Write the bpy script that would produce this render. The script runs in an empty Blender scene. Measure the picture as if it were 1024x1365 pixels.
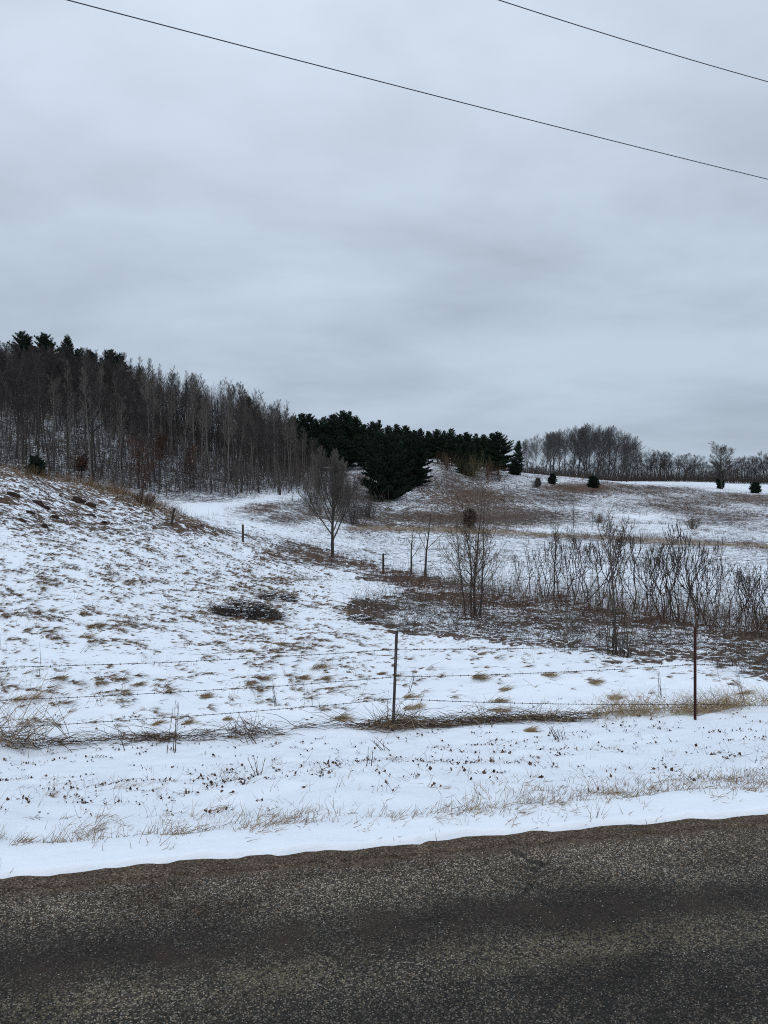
import bpy, math, random
import numpy as np
R = math.radians
rng = np.random.default_rng(7)
random.seed(7)
scene = bpy.context.scene
COL = scene.collection

# ------------------------------------------------------------------ camera
CAM_H = 1.7
W, Hh, F = 1024.0, 1365.0, 986.0
PITCH = math.atan((682.5 - 655.0) / F)          # horizon row 655
cam_d = bpy.data.cameras.new('camera'); cam = bpy.data.objects.new('camera', cam_d); COL.objects.link(cam)
cam_d.sensor_fit = 'VERTICAL'; cam_d.sensor_height = 36.0; cam_d.lens = F / Hh * 36.0
cam_d.clip_start = 0.05; cam_d.clip_end = 6000
cam.location = (0, 0, CAM_H); cam.rotation_euler = (R(90) - PITCH, 0, 0)
scene.camera = cam
cp, sp = math.cos(PITCH), math.sin(PITCH)

def project(X, Y, Z):
    z = Z - CAM_H
    d = Y * cp - z * sp                # depth along view axis
    up = Y * sp + z * cp
    d = np.maximum(d, 0.05)
    return W / 2 + F * X / d, Hh / 2 - F * up / d
def ray(px, py):
    a, b = (px - W / 2) / F, (Hh / 2 - py) / F
    return np.array([a, cp + b * sp, -sp + b * cp])
def pt(px, py, Y):
    r = ray(px, py); k = Y / r[1]
    return r[0] * k, Y, CAM_H + r[2] * k

# ------------------------------------------------------------------ noise
def _h(ix, iy, s):
    n = (ix.astype(np.int64) * 374761393 + iy.astype(np.int64) * 668265263 + s * 1442695041) & 0xffffffff
    n = ((n ^ (n >> 13)) * 1274126177) & 0xffffffff
    n = (n ^ (n >> 16)) & 0xffffffff
    return n / 4294967295.0
def vnoise(x, y, s=0):
    x = np.asarray(x, float); y = np.asarray(y, float)
    ix, iy = np.floor(x), np.floor(y); fx, fy = x - ix, y - iy
    fx = fx * fx * fx * (fx * (fx * 6 - 15) + 10); fy = fy * fy * fy * (fy * (fy * 6 - 15) + 10)
    a, b, c, d = _h(ix, iy, s), _h(ix + 1, iy, s), _h(ix, iy + 1, s), _h(ix + 1, iy + 1, s)
    return (a * (1 - fx) + b * fx) * (1 - fy) + (c * (1 - fx) + d * fx) * fy
def fbm(x, y, s=0, o=4):
    t, a, n = 0, 0.5, 0
    for i in range(o):
        t = t + a * vnoise(x * 2 ** i + 17.3 * i, y * 2 ** i - 9.1 * i, s + i); n += a; a *= 0.5
    return t / n
def sstep(a, b, x):
    t = np.clip((x - a) / (b - a), 0, 1); return t * t * (3 - 2 * t)

# ------------------------------------------------------------------ terrain
TH = R(10.2); cT, sT = math.cos(TH), math.sin(TH)
V_EDGE = 3.39                                   # snow edge, measured across the road
def uv(X, Y): return X * cT + Y * sT, -X * sT + Y * cT
def xy(u, v): return u * cT - v * sT, u * sT + v * cT

C = []   # (px, py, Y)
def col(px, *rows):
    for py, Y in rows: C.append(pt(px, py, Y))
col(0, (965, 10), (900, 13), (850, 16), (800, 20), (750, 25), (715, 29), (680, 33), (650, 36), (628, 38.5),
    (632, 44), (645, 60), (640, 80), (600, 92), (560, 110), (523, 150), (528, 200))
col(100, (850, 16.5), (800, 21), (750, 27), (715, 32), (690, 36), (665, 40), (647, 43), (652, 50), (656, 66), (642, 82),
    (600, 96), (560, 115), (530, 148), (535, 200))
col(200, (900, 13.2), (850, 17), (780, 26), (730, 34), (700, 40), (674, 47), (685, 57), (673, 70), (657, 85), (620, 100), (590, 118), (563, 150), (566, 200))
col(300, (950, 11), (850, 18), (800, 25.5), (750, 37), (715, 46), (700, 52), (690, 58), (675, 70), (662, 88), (640, 105), (610, 125), (588, 148), (590, 200))
col(390, (900, 13.6), (850, 19), (800, 28), (760, 41), (730, 50), (700, 62), (680, 76), (660, 93), (640, 112), (622, 140), (611, 168), (605, 220))
col(512, (900, 14), (850, 20.5), (800, 31), (765, 46), (740, 56), (720, 68), (695, 84), (668, 100), (640, 118), (620, 138), (610, 165), (605, 220))
col(575, (640, 118), (622, 138), (614, 165))
col(640, (900, 13.5), (855, 20), (830, 26), (790, 36), (750, 52), (715, 78), (690, 98), (660, 120), (637, 138), (627, 155), (625, 200))
col(768, (900, 13.5), (870, 17.5), (835, 24), (790, 36), (750, 53), (720, 78), (705, 95), (680, 115), (656, 140), (637, 168), (640, 200), (641, 260))
col(900, (910, 13), (880, 16.5), (850, 21), (800, 34), (760, 49), (728, 73), (700, 105), (680, 130), (660, 155), (647, 178), (648, 200), (641, 270))
col(1024, (925, 12), (880, 16.5), (850, 21), (800, 34), (740, 62), (715, 85), (690, 120), (668, 160), (655, 182), (652, 220), (643, 280))
# fence line and verge
for X in (-14, -7, -4.5, -2, 0.11, 2.2, 4.46, 7, 14): C.append((X, 9.93 + 0.149 * X, CAM_H - 3.22 + 0.008 * X))
for X in (-10, -3, 0, 3, 8):
    for dv, z in ((0.0, 0.0), (0.8, -0.07), (2.0, -0.42), (3.6, -0.93), (5.2, -1.32)):
        Y = (V_EDGE + dv + X * sT) / cT
        C.append((X, Y, z))
base = [c for c in C]
for X, Y, Z in base:                              # carry the shape beyond both sides of the picture
    a = X / Y
    if abs(a - (0 - 512) / F) < 0.01 and Y > 12: C.append((X * 1.9, Y, Z + 0.05 * Y * min(1, Y / 40)))
    if abs(a - (1024 - 512) / F) < 0.01 and Y > 12: C.append((X * 2.0, Y, Z - 0.004 * Y))
for a, z in ((-1.6, 34), (-1.0, 30), (-0.5, 24), (-0.2, 14), (0.1, 9), (0.5, 6), (1.0, 5), (1.6, 5)):
    for Y in (420, 900): C.append((a * Y, Y, z * (1 if Y < 500 else 1.3)))
C = np.array(C, float)
def warp(X, Y):
    Yc = np.maximum(Y, 0.5)
    return np.clip(X / (Yc + 8), -2.2, 2.2) * 2.2, np.log(Yc + 8)
cs, ct_ = warp(C[:, 0], C[:, 1])
def U(r2): return np.where(r2 > 1e-12, r2 * np.log(r2 + 1e-12), 0.0)
n = len(C)
K = U((cs[:, None] - cs) ** 2 + (ct_[:, None] - ct_) ** 2) + np.eye(n) * 2e-4
Pm = np.c_[np.ones(n), cs, ct_]
A = np.zeros((n + 3, n + 3)); A[:n, :n] = K; A[:n, n:] = Pm; A[n:, :n] = Pm.T
scaleY = C[:, 1] + 8
sol = np.linalg.solve(A, np.r_[C[:, 2] / scaleY, 0, 0, 0])   # solve for slope-like values: even accuracy near and far
def macro(X, Y):
    X = np.asarray(X, float); Y = np.asarray(Y, float); shp = np.broadcast(X, Y).shape
    s, t = warp(X, Y); s = np.broadcast_to(s, shp).ravel(); t = np.broadcast_to(t, shp).ravel()
    out = np.empty(s.shape)
    for i in range(0, len(s), 40000):
        a, b = s[i:i + 40000], t[i:i + 40000]
        out[i:i + 40000] = U((a[:, None] - cs) ** 2 + (b[:, None] - ct_) ** 2) @ sol[:n] + sol[n] + a * sol[n + 1] + b * sol[n + 2]
    return np.clip(out.reshape(shp) * (np.maximum(Y, 0.5) + 8), -9, 60)

def in_poly(px, py, poly):
    inside = np.zeros(np.shape(px), bool); j = len(poly) - 1
    for i in range(len(poly)):
        xi, yi = poly[i]; xj, yj = poly[j]
        if yi != yj:
            inside ^= ((yi > py) != (yj > py)) & (px < (xj - xi) * (py - yi) / (yj - yi) + xi)
        j = i
    return inside
def seg_d(px, py, pts, sy=1.0):
    d = np.full(np.shape(px), 1e9)
    for (x0, y0), (x1, y1) in zip(pts[:-1], pts[1:]):
        dx, dy = x1 - x0, (y1 - y0) * sy
        t = np.clip(((px - x0) * dx + (py - y0) * sy * dy) / (dx * dx + dy * dy), 0, 1)
        d = np.minimum(d, np.hypot(px - x0 - t * dx, (py - y0) * sy - t * dy))
    return d
THICKET = [(345, 735), (400, 722), (450, 742), (520, 758), (600, 772), (680, 792), (760, 800), (860, 820), (940, 830), (1024, 842), (1300, 870),
           (1300, 960), (1024, 908), (970, 893), (900, 880), (850, 888), (800, 876), (740, 868), (650, 860), (560, 848), (470, 834), (455, 812), (475, 798), (540, 790),
           (505, 778), (450, 756), (400, 757), (350, 750)]
THICKET = [(float(a), float(b)) for a, b in THICKET]
def thick_mask(X, Y, Z, jig=17):
    px, py = project(X, Y, Z)
    qx = px + (fbm(X * .9, Y * .9, 31, 4) - .5) * jig * 3; qy = py + (fbm(X * 1.1, Y * 1.1, 37, 4) - .5) * jig
    return in_poly(qx, qy, THICKET) & (Y > 12) & (Y < 66)
CREST = [(-200, 615), (0, 628), (60, 635), (130, 652), (200, 676), (260, 694)]
def cover(X, Y, Z):
    """how much dry plant matter shows through the snow (0..1), and its tint (0 tan, .5 red-brown, 1 dark)"""
    px, py = project(X, Y, Z); u, v = uv(X, Y)
    c = np.full(px.shape, 0.05); t = np.full(px.shape, 0.25)
    def setr(m, cv, tv): c[m] = cv; t[m] = tv
    dmap = lambda cx, cy, rx, ry: np.exp(-(((px - cx) / rx) ** 2 + ((py - cy) / ry) ** 2) ** 1.5)
    field = (v > V_EDGE + 6.2)
    setr(field, 0.10, 0.3)
    left = field & (px < 560) & (Y < 50)
    c = c + left * 0.26 * sstep(980, 860, py)
    bank = (Y > 24) & (Y < 50) & (px < 430)
    c = c + bank * 0.25 * sstep(725 - .02 * px, 690 + .06 * px, py) ; t = np.where(bank & (py < 720), .6, t)
    mid = (Y >= 50) & (Y < 92) & (px > 380); setr(mid, 0.50, 0.85)
    topl = np.interp(px, [430, 520, 600, 680, 760, 860, 940, 1024, 1300], [745, 760, 776, 796, 804, 824, 834, 848, 880]); mid2 = (Y > 24) & (Y < 52) & (px > 430) & (py < topl); setr(mid2, .44, .8)
    midl = (Y >= 48) & (Y < 92) & (px <= 430); setr(midl, 0.50, 0.8)
    hill = (Y >= 92) & (px > 430); setr(hill, 0.55, 0.75)
    forest = (Y >= 78) & (px <= 430); setr(forest, 0.64, 0.95)
    far = (Y > 172) & (px > 600); setr(far, 0.36, 0.6)
    for (cx, cy, rx, ry, w, tt) in ((640, 680, 75, 34, .14, .6), (860, 652, 100, 9, .17, .65), (740, 662, 60, 12, .16, .9), (900, 672, 60, 12, .17, .65),
              (950, 690, 70, 9, .2, .8), (700, 690, 80, 12, .22, .85), (1000, 664, 60, 8, .25, .6), (850, 706, 110, 8, -.10, .5), (480, 690, 90, 14, .25, .9),
              (620, 662, 60, 12, .2, .5), (770, 650, 50, 6, .25, .4), (470, 650, 60, 26, .2, .9), (590, 640, 50, 14, .2, .8), (570, 690, 60, 8, .2, .7), (720, 706, 60, 7, -.12, .5), (880, 690, 60, 5, -.2, .5)):
        g = dmap(cx, cy, rx, ry) * (Y > 75); c = c + g * w; t = t + (tt - t) * g * .8
    g = np.exp(-(seg_d(px, py, [(470, 704), (600, 706), (760, 714), (900, 722), (1060, 730)], 2.5) / 11) ** 2) * (Y > 60) * (Y < 110)
    c = c + g * .28; t = t * (1 - g)
    g = np.exp(-(seg_d(px, py, [(180, 682), (280, 680), (340, 667), (430, 652)], 1.6) / 12) ** 2) * (Y > 50); c = c - g * .3
    g = np.exp(-(seg_d(px, py, [(270, 684), (330, 700), (420, 716), (470, 726)], 1.6) / 12) ** 2) * (Y > 50); c = c - g * .1
    g = dmap(335, 677, 40, 8) * (Y > 55); c = c + g * .25; t = t + (.5 - t) * g
    g = dmap(390, 690, 45, 9) * (Y > 55); c = c + g * .25
    g = np.exp(-(seg_d(px, py, CREST, 2) / 13) ** 2) * (Y > 30) * (Y < 56); c = c + g * .12; t = t + (.35 - t) * g
    g = np.exp(-(seg_d(px, py, [(230, 700), (330, 722), (400, 735)], 2) / 18) ** 2) * (Y > 36) * (Y < 62); c = c + g * .14
    tm = thick_mask(X, Y, Z); c = np.where(tm, .60 + .3 * (fbm(X * .5, Y * .7, 33, 3) - .5) * 2, c); t = np.where(tm, .70, t)
    red = np.exp(-(seg_d(px, py, [(350, 742), (450, 745), (520, 765), (600, 800), (700, 812), (760, 812), (870, 830), (960, 838), (1060, 852)], 1.5) / 20) ** 2) * tm
    t = t + (.58 - t) * red; c = c + .10 * red
    for (cx, cy, rx, ry, w) in ((332, 815, 55, 14, .35), (370, 793, 30, 7, .4), (385, 772, 40, 4, .3), (480, 812, 40, 12, .3)):
        c = c + dmap(cx, cy, rx, ry) * w * (Y < 50)
    g = np.exp(-((v - (V_EDGE + .62 + .16 * (fbm(u * .7, u * 0, 5, 2) - .5))) / .22) ** 2); c = c + .17 * g * sstep(.35, .6, fbm(u * 1.3, v, 8, 2)); t = t * (1 - g)
    c = c + .10 * sstep(V_EDGE + .5, V_EDGE, v)
    g = np.exp(-((Y - (9.93 + .149 * X)) / .18) ** 2); c = c + .12 * g
    return np.clip(c, 0, 1), np.clip(t, 0, 1)
def humm(X, Y):
    wx = X + .3 * fbm(X * .8, Y * .8, 3, 2); wy = Y + .3 * fbm(X * .8, Y * .8, 4, 2)
    a = vnoise(wx * 1.7, wy * 3.4, 11); b = vnoise(wx * 3.6 + 5, wy * 6.5, 12)
    return a, b
def micro(X, Y):
    u, v = uv(X, Y)
    a, b = humm(X, Y)
    fieldm = sstep(V_EDGE + 5.9, V_EDGE + 8, v) * sstep(75, 45, Y)
    z = fieldm * (.13 * a ** 2 + .07 * b + .12 * (fbm(X * .45, Y * .5, 21, 3) - .5))
    verge = sstep(V_EDGE + .05, V_EDGE + .5, v) * (1 - fieldm)
    z = z + verge * sstep(60, 20, Y) * (.14 * (fbm(X * 1.1, Y * 1.5, 41, 4) - .5) + .05 * (fbm(X * 3.2, Y * 3.6, 46, 3) - .5) + .02 * (vnoise(X * 6, Y * 9, 44) - .5) + .075 * sstep(V_EDGE + .65, V_EDGE + .15, v) * (fbm(X * 7, Y * 7, 45, 4) - .5))
    z = z + sstep(30, 60, Y) * .5 * (fbm(X * .09, Y * .09, 51, 4) - .5)
    z = z + sstep(26, 33, Y) * sstep(60, 44, Y) * sstep(-4, -9, X) * .5 * (fbm(X * .35, Y * .5, 61, 4) - .5)
    return z
def height(X, Y, m=None):
    X = np.asarray(X, float); Y = np.asarray(Y, float)
    u, v = uv(X, Y)
    m = macro(X, Y) if m is None else m
    e = V_EDGE + .03 * (fbm(u * 1.7, u * 0 + 3, 71, 4) - .5) + .04 * (fbm(u * 8, u * 0, 72, 4) - .5) * 2
    s = sstep(e - .012, e + .07, v)
    land = m + micro(X, Y) + .02 * sstep(V_EDGE + .8, V_EDGE + .1, v)
    lm = sstep(V_EDGE + .5, V_EDGE + .25, v); land = land * (1 - lm) + np.maximum(land, .018 + .03 * fbm(X * 5, Y * 5, 75, 4)) * lm
    z = land * s + (-.08) * (1 - s)
    b = sstep(-3.2, -3.35, v)                       # the verge behind the camera
    return z * (1 - b) + b * (.03 + .05 * fbm(X, Y, 73, 3) - .12 * np.minimum(-3.2 - v, 12) * .5)
def at(px, py, ymin=8.0, ymax=400.0):
    r = ray(px, py); Ys = np.exp(np.linspace(math.log(ymin), math.log(ymax), 1500)); k = Ys / r[1]
    X = r[0] * k; Z = CAM_H + r[2] * k; g = height(X, Ys)
    i = np.argmax(g >= Z) if (g >= Z).any() else len(Ys) - 1
    return float(X[i]), float(Ys[i]), float(g[i])
def at_depth(px, Y):
    X = (px - W / 2) / F * Y; return float(X), float(Y), float(height(np.array([X]), np.array([Y]))[0])

# ------------------------------------------------------------------ materials
def new_mat(name):
    m = bpy.data.materials.new(name); m.use_nodes = True; nt = m.node_tree; nt.nodes.clear()
    o = nt.nodes.new('ShaderNodeOutputMaterial'); p = nt.nodes.new('ShaderNodeBsdfPrincipled')
    nt.links.new(p.outputs[0], o.inputs[0]); p.inputs['Roughness'].default_value = .9
    p.inputs['Specular IOR Level'].default_value = .2
    return m, nt, p
class N:
    def __init__(s, nt): s.nt = nt
    def node(s, t, **kw):
        n_ = s.nt.nodes.new(t)
        for k, v in kw.items(): setattr(n_, k, v)
        return n_
    def link(s, a, b): s.nt.links.new(a, b)
    def val(s, inp, v):
        if hasattr(v, 'is_output') or isinstance(v, bpy.types.NodeSocket): s.link(v, inp)
        else: inp.default_value = v
    def math(s, op, a, b=0.0, c=0.0, clamp=False):
        m = s.node('ShaderNodeMath', operation=op, use_clamp=clamp)
        s.val(m.inputs[0], a); s.val(m.inputs[1], b)
        if op in ('MULTIPLY_ADD', 'SMOOTH_MIN'): s.val(m.inputs[2], c)
        return m.outputs[0]
    def mix(s, f, a, b, t='MIX'):
        m = s.node('ShaderNodeMix', data_type='RGBA', blend_type=t)
        s.val(m.inputs[0], f); s.val(m.inputs[6], a); s.val(m.inputs[7], b)
        return m.outputs[2]
    def rng(s, v, a, b, c=0., d=1., smooth=False):
        m = s.node('ShaderNodeMapRange', interpolation_type='SMOOTHSTEP' if smooth else 'LINEAR')
        s.val(m.inputs[0], v)
        for i, x in enumerate((a, b, c, d)): s.val(m.inputs[i + 1], x)
        return m.outputs[0]
    def noise(s, vec, sc, det=3, rough=.5, dist=0.):
        m = s.node('ShaderNodeTexNoise'); s.link(vec, m.inputs['Vector'])
        m.inputs['Scale'].default_value = sc; m.inputs['Detail'].default_value = det
        m.inputs['Roughness'].default_value = rough; m.inputs['Distortion'].default_value = dist
        return m.outputs[0]
    def vor(s, vec, sc, feat='F1', out=0):
        m = s.node('ShaderNodeTexVoronoi', feature=feat); s.link(vec, m.inputs['Vector']); m.inputs['Scale'].default_value = sc
        return m
    def mapping(s, vec, sc=(1, 1, 1), rot=(0, 0, 0)):
        m = s.node('ShaderNodeMapping'); s.link(vec, m.inputs[0]); m.inputs[2].default_value = rot; m.inputs[3].default_value = sc
        return m.outputs[0]
    def ramp(s, v, stops):
        m = s.node('ShaderNodeValToRGB'); s.link(v, m.inputs[0]); e = m.color_ramp.elements
        e[0].position, e[0].color = stops[0][0], (*stops[0][1], 1)
        e[1].position, e[1].color = stops[-1][0], (*stops[-1][1], 1)
        for p_, c_ in stops[1:-1]:
            q = e.new(p_); q.color = (*c_, 1)
        return m.outputs[0]
    def bump(s, h, strength, dist, nrm=None):
        m = s.node('ShaderNodeBump'); s.link(h, m.inputs['Height']); m.inputs['Strength'].default_value = strength; m.inputs['Distance'].default_value = dist
        if nrm: s.link(nrm, m.inputs['Normal'])
        return m.outputs[0]
def stem_mat(name, stops, rough=.9, noise_sc=None):
    m, nt, p = new_mat(name); g = N(nt)
    a = g.node('ShaderNodeAttribute', attribute_name='rnd')
    v = a.outputs['Fac']
    if noise_sc:
        tc = g.node('ShaderNodeTexCoord'); v = g.math('ADD', v, g.math('MULTIPLY', g.math('SUBTRACT', g.noise(tc.outputs['Object'], noise_sc, 4), .5), .8), clamp=True)
    g.link(g.ramp(v, stops), p.inputs['Base Color']); p.inputs['Roughness'].default_value = rough
    return m
SNOW_A, SNOW_B = (.80, .845, .91, 1), (.86, .90, .95, 1)
def snow_mat():
    m, nt, p = new_mat('snow'); g = N(nt); tc = g.node('ShaderNodeTexCoord').outputs['Object']
    g.link(g.mix(g.noise(tc, 1.3, 4), SNOW_A, SNOW_B), p.inputs['Base Color']); p.inputs['Roughness'].default_value = .75
    g.link(g.bump(g.noise(tc, 40, 5, .7), .5, .01), p.inputs['Normal'])
    return m
def ground_mat():
    m, nt, p = new_mat('snowy_ground'); g = N(nt); tc = g.node('ShaderNodeTexCoord').outputs['Object']
    cv = g.node('ShaderNodeAttribute', attribute_name='cover').outputs['Fac']; tn = g.node('ShaderNodeAttribute', attribute_name='tint').outputs['Fac']
    st = g.mapping(tc, (.55, 1.25, 1.0), (0, 0, R(8)))
    n1 = g.noise(st, 2.6, 8, .66, .6)
    n0 = g.noise(g.mapping(tc, (.6, 1, 1)), .32, 4, .6)
    n2 = g.noise(g.mapping(tc, (.8, 1.1, 1)), 4.6, 6, .78, .3)
    nn = g.math('ADD', g.math('ADD', g.math('MULTIPLY', n1, .40), g.math('MULTIPLY', n0, .12)), g.math('MULTIPLY', n2, .48))
    thr = g.math('SUBTRACT', .652, g.math('MULTIPLY', cv, .27))
    mask = g.rng(g.math('SUBTRACT', nn, thr), -.015, .025, 0, 1, True)
    n3 = g.noise(g.mapping(tc, (1.5, 4, 4), (0, 0, R(20))), 9, 6, .75)
    tan = g.mix(n3, (.34, .25, .155, 1), (.10, .07, .042, 1)); red = g.mix(n3, (.15, .09, .06, 1), (.035, .022, .016, 1)); drk = g.mix(n3, (.12, .10, .085, 1), (.018, .016, .015, 1))
    lit = g.mix(g.rng(tn, 0, .5), tan, red); lit = g.mix(g.rng(tn, .5, 1), lit, drk)
    snow = g.mix(g.noise(tc, .8, 5, .6), SNOW_A, SNOW_B)
    g.link(g.mix(mask, snow, lit), p.inputs['Base Color'])
    g.link(g.rng(mask, 0, 1, .7, .95), p.inputs['Roughness'])
    hgt = g.math('ADD', g.math('MULTIPLY', g.noise(tc, 22, 6, .65), .5), g.math('MULTIPLY', mask, -.5))
    g.link(g.bump(hgt, .45, .03), p.inputs['Normal'])
    return m
def road_mat():
    m, nt, p = new_mat('chip_seal_asphalt'); g = N(nt); tc = g.node('ShaderNodeTexCoord').outputs['Object']   # x along the road, y across
    v1 = g.vor(tc, 122); v2 = g.vor(tc, 235); v3 = g.vor(g.mapping(tc, (1, 1, 1), (0, 0, .6)), 55)
    hsv = lambda vv: g.node('ShaderNodeSeparateColor')
    s1 = hsv(0); g.link(v1.outputs['Color'], s1.inputs[0]); s2 = hsv(0); g.link(v2.outputs['Color'], s2.inputs[0]); s3 = hsv(0); g.link(v3.outputs['Color'], s3.inputs[0])
    stone = g.ramp(s1.outputs[0], [(0, (.016, .015, .014)), (.3, (.038, .036, .034)), (.55, (.085, .080, .073)), (.8, (.165, .157, .142)), (1, (.34, .325, .295))])
    fine = g.ramp(s2.outputs[1], [(0, (.014, .013, .012)), (.6, (.04, .038, .035)), (1, (.12, .115, .105))])
    base = g.mix(g.rng(s2.outputs[0], .45, .55), stone, fine)
    base = g.mix(g.rng(s2.outputs[2], .90, .93), base, (.40, .385, .35, 1))
    tint = g.mix(s1.outputs[1], (1.16, 1.0, .82, 1), (.95, .99, 1.03, 1)); base = g.mix(1.0, base, tint, 'MULTIPLY')
    gap = g.rng(v1.outputs['Distance'], .0, .62, 1, .35); base = g.mix(1.0, base, g.mix(gap, (.3, .3, .3, 1), (1, 1, 1, 1)), 'MULTIPLY')
    # wear bands along the road
    sx = g.node('ShaderNodeSeparateXYZ'); g.link(tc, sx.inputs[0]); y = sx.outputs[1]
    long = g.mapping(tc, (.28, 1.6, 1)); wob = g.math('MULTIPLY', g.math('SUBTRACT', g.noise(long, 1.2, 5, .6), .5), .42)
    yy = g.math('ADD', y, wob)
    band = g.ramp(g.rng(yy, 1.4, 3.46), [(0, (.5,) * 3), (.30, (.55,) * 3), (.46, (.52,) * 3), (.55, (.85,) * 3), (.60, (.75,) * 3), (.655, (.38,) * 3), (.70, (.55,) * 3), (.77, (1.15,) * 3), (.88, (1.75,) * 3), (1, (1.6,) * 3)])
    base = g.mix(1.0, base, band, 'MULTIPLY')
    blot = g.noise(g.mapping(tc, (.7, 1.6, 1)), 1.7, 6, .62, .5)
    base = g.mix(1.0, base, g.ramp(blot, [(.34, (.52, .48, .45)), (.5, (.95, .94, .93)), (.66, (1.4, 1.4, 1.37))]), 'MULTIPLY')
    edge = g.rng(g.math('ADD', y, g.math('MULTIPLY', g.math('SUBTRACT', g.noise(tc, 4.5, 6, .7), .5), .30)), 3.25, 3.36, 0, 1, True)
    base = g.mix(edge, base, g.mix(s2.outputs[1], (.04, .029, .021, 1), (.155, .115, .083, 1)))
    base = g.mix(1.0, base, (1.06, 1.0, .92, 1), 'MULTIPLY')
    vc = g.node('ShaderNodeTexVoronoi', feature='DISTANCE_TO_EDGE'); dn = g.node('ShaderNodeVectorMath', operation='ADD'); g.link(tc, dn.inputs[0])
    cn = g.node('ShaderNodeTexNoise'); g.link(tc, cn.inputs['Vector']); cn.inputs['Scale'].default_value = 9; cn.inputs['Detail'].default_value = 5
    cs_ = g.node('ShaderNodeVectorMath', operation='SCALE'); g.link(cn.outputs['Color'], cs_.inputs[0]); cs_.inputs[3].default_value = .16; g.link(cs_.outputs[0], dn.inputs[1]); g.link(dn.outputs[0], vc.inputs['Vector']); vc.inputs['Scale'].default_value = 1.7
    crack = g.math('MULTIPLY', g.rng(vc.outputs['Distance'], .006, .022, 1, 0), g.rng(g.noise(tc, 1.1, 3, .5), .55, .62), clamp=True)
    base = g.mix(g.math('MULTIPLY', crack, .85), base, (.010, .009, .008, 1))
    # dried mud, brownish, and what is left of a yellow line
    mud = g.math('MULTIPLY', g.rng(g.math('ABSOLUTE', g.math('SUBTRACT', yy, 2.76)), .04, .18, 1, 0), g.rng(g.noise(tc, 5, 6, .7), .4, .6), clamp=True)
    base = g.mix(g.math('MULTIPLY', mud, .7), base, (.035, .022, .015, 1))
    yl = g.math('MULTIPLY', g.rng(g.math('ABSOLUTE', g.math('SUBTRACT', y, 2.55)), .05, .12, 1, 0), g.rng(g.math('ADD', g.noise(tc, 3, 4, .6), g.math('MULTIPLY', s1.outputs[2], .25)), .62, .70))
    base = g.mix(g.math('MULTIPLY', g.math('MULTIPLY', yl, g.rng(s1.outputs[1], .35, .6)), .38), base, (.20, .165, .085, 1))
    g.link(base, p.inputs['Base Color']); p.inputs['Roughness'].default_value = .85; p.inputs['Specular IOR Level'].default_value = .3
    hh = g.math('ADD', g.math('MULTIPLY', v1.outputs['Distance'], -.8), g.math('MULTIPLY', g.noise(tc, 260, 3), .4)); g.link(g.bump(hh, .9, .006), p.inputs['Normal'])
    return m
def gravel_mat():
    m, nt, p = new_mat('brown_gravel'); g = N(nt); tc = g.node('ShaderNodeTexCoord').outputs['Object']
    v1 = g.vor(tc, 160); s1 = g.node('ShaderNodeSeparateColor'); g.link(v1.outputs['Color'], s1.inputs[0])
    c = g.ramp(s1.outputs[0], [(0, (.035, .026, .019)), (.5, (.105, .076, .053)), (.85, (.18, .135, .10)), (1, (.30, .25, .20))])
    c = g.mix(1., c, g.ramp(g.noise(tc, 3, 5, .6), [(.3, (.6, .58, .56)), (.7, (1.25, 1.2, 1.15))]), 'MULTIPLY')
    g.link(c, p.inputs['Base Color']); g.link(g.bump(g.math('ADD', g.math('MULTIPLY', v1.outputs['Distance'], -1.), g.noise(tc, 60, 4)), 1., .008), p.inputs['Normal'])
    return m
def stone_mat():
    m, nt, p = new_mat('chip_stone'); g = N(nt)
    a = g.node('ShaderNodeAttribute', attribute_name='rnd').outputs['Fac']
    g.link(g.ramp(a, [(0, (.03, .028, .026)), (.5, (.09, .08, .07)), (.8, (.2, .19, .17)), (1, (.42, .41, .38))]), p.inputs['Base Color'])
    return m

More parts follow.
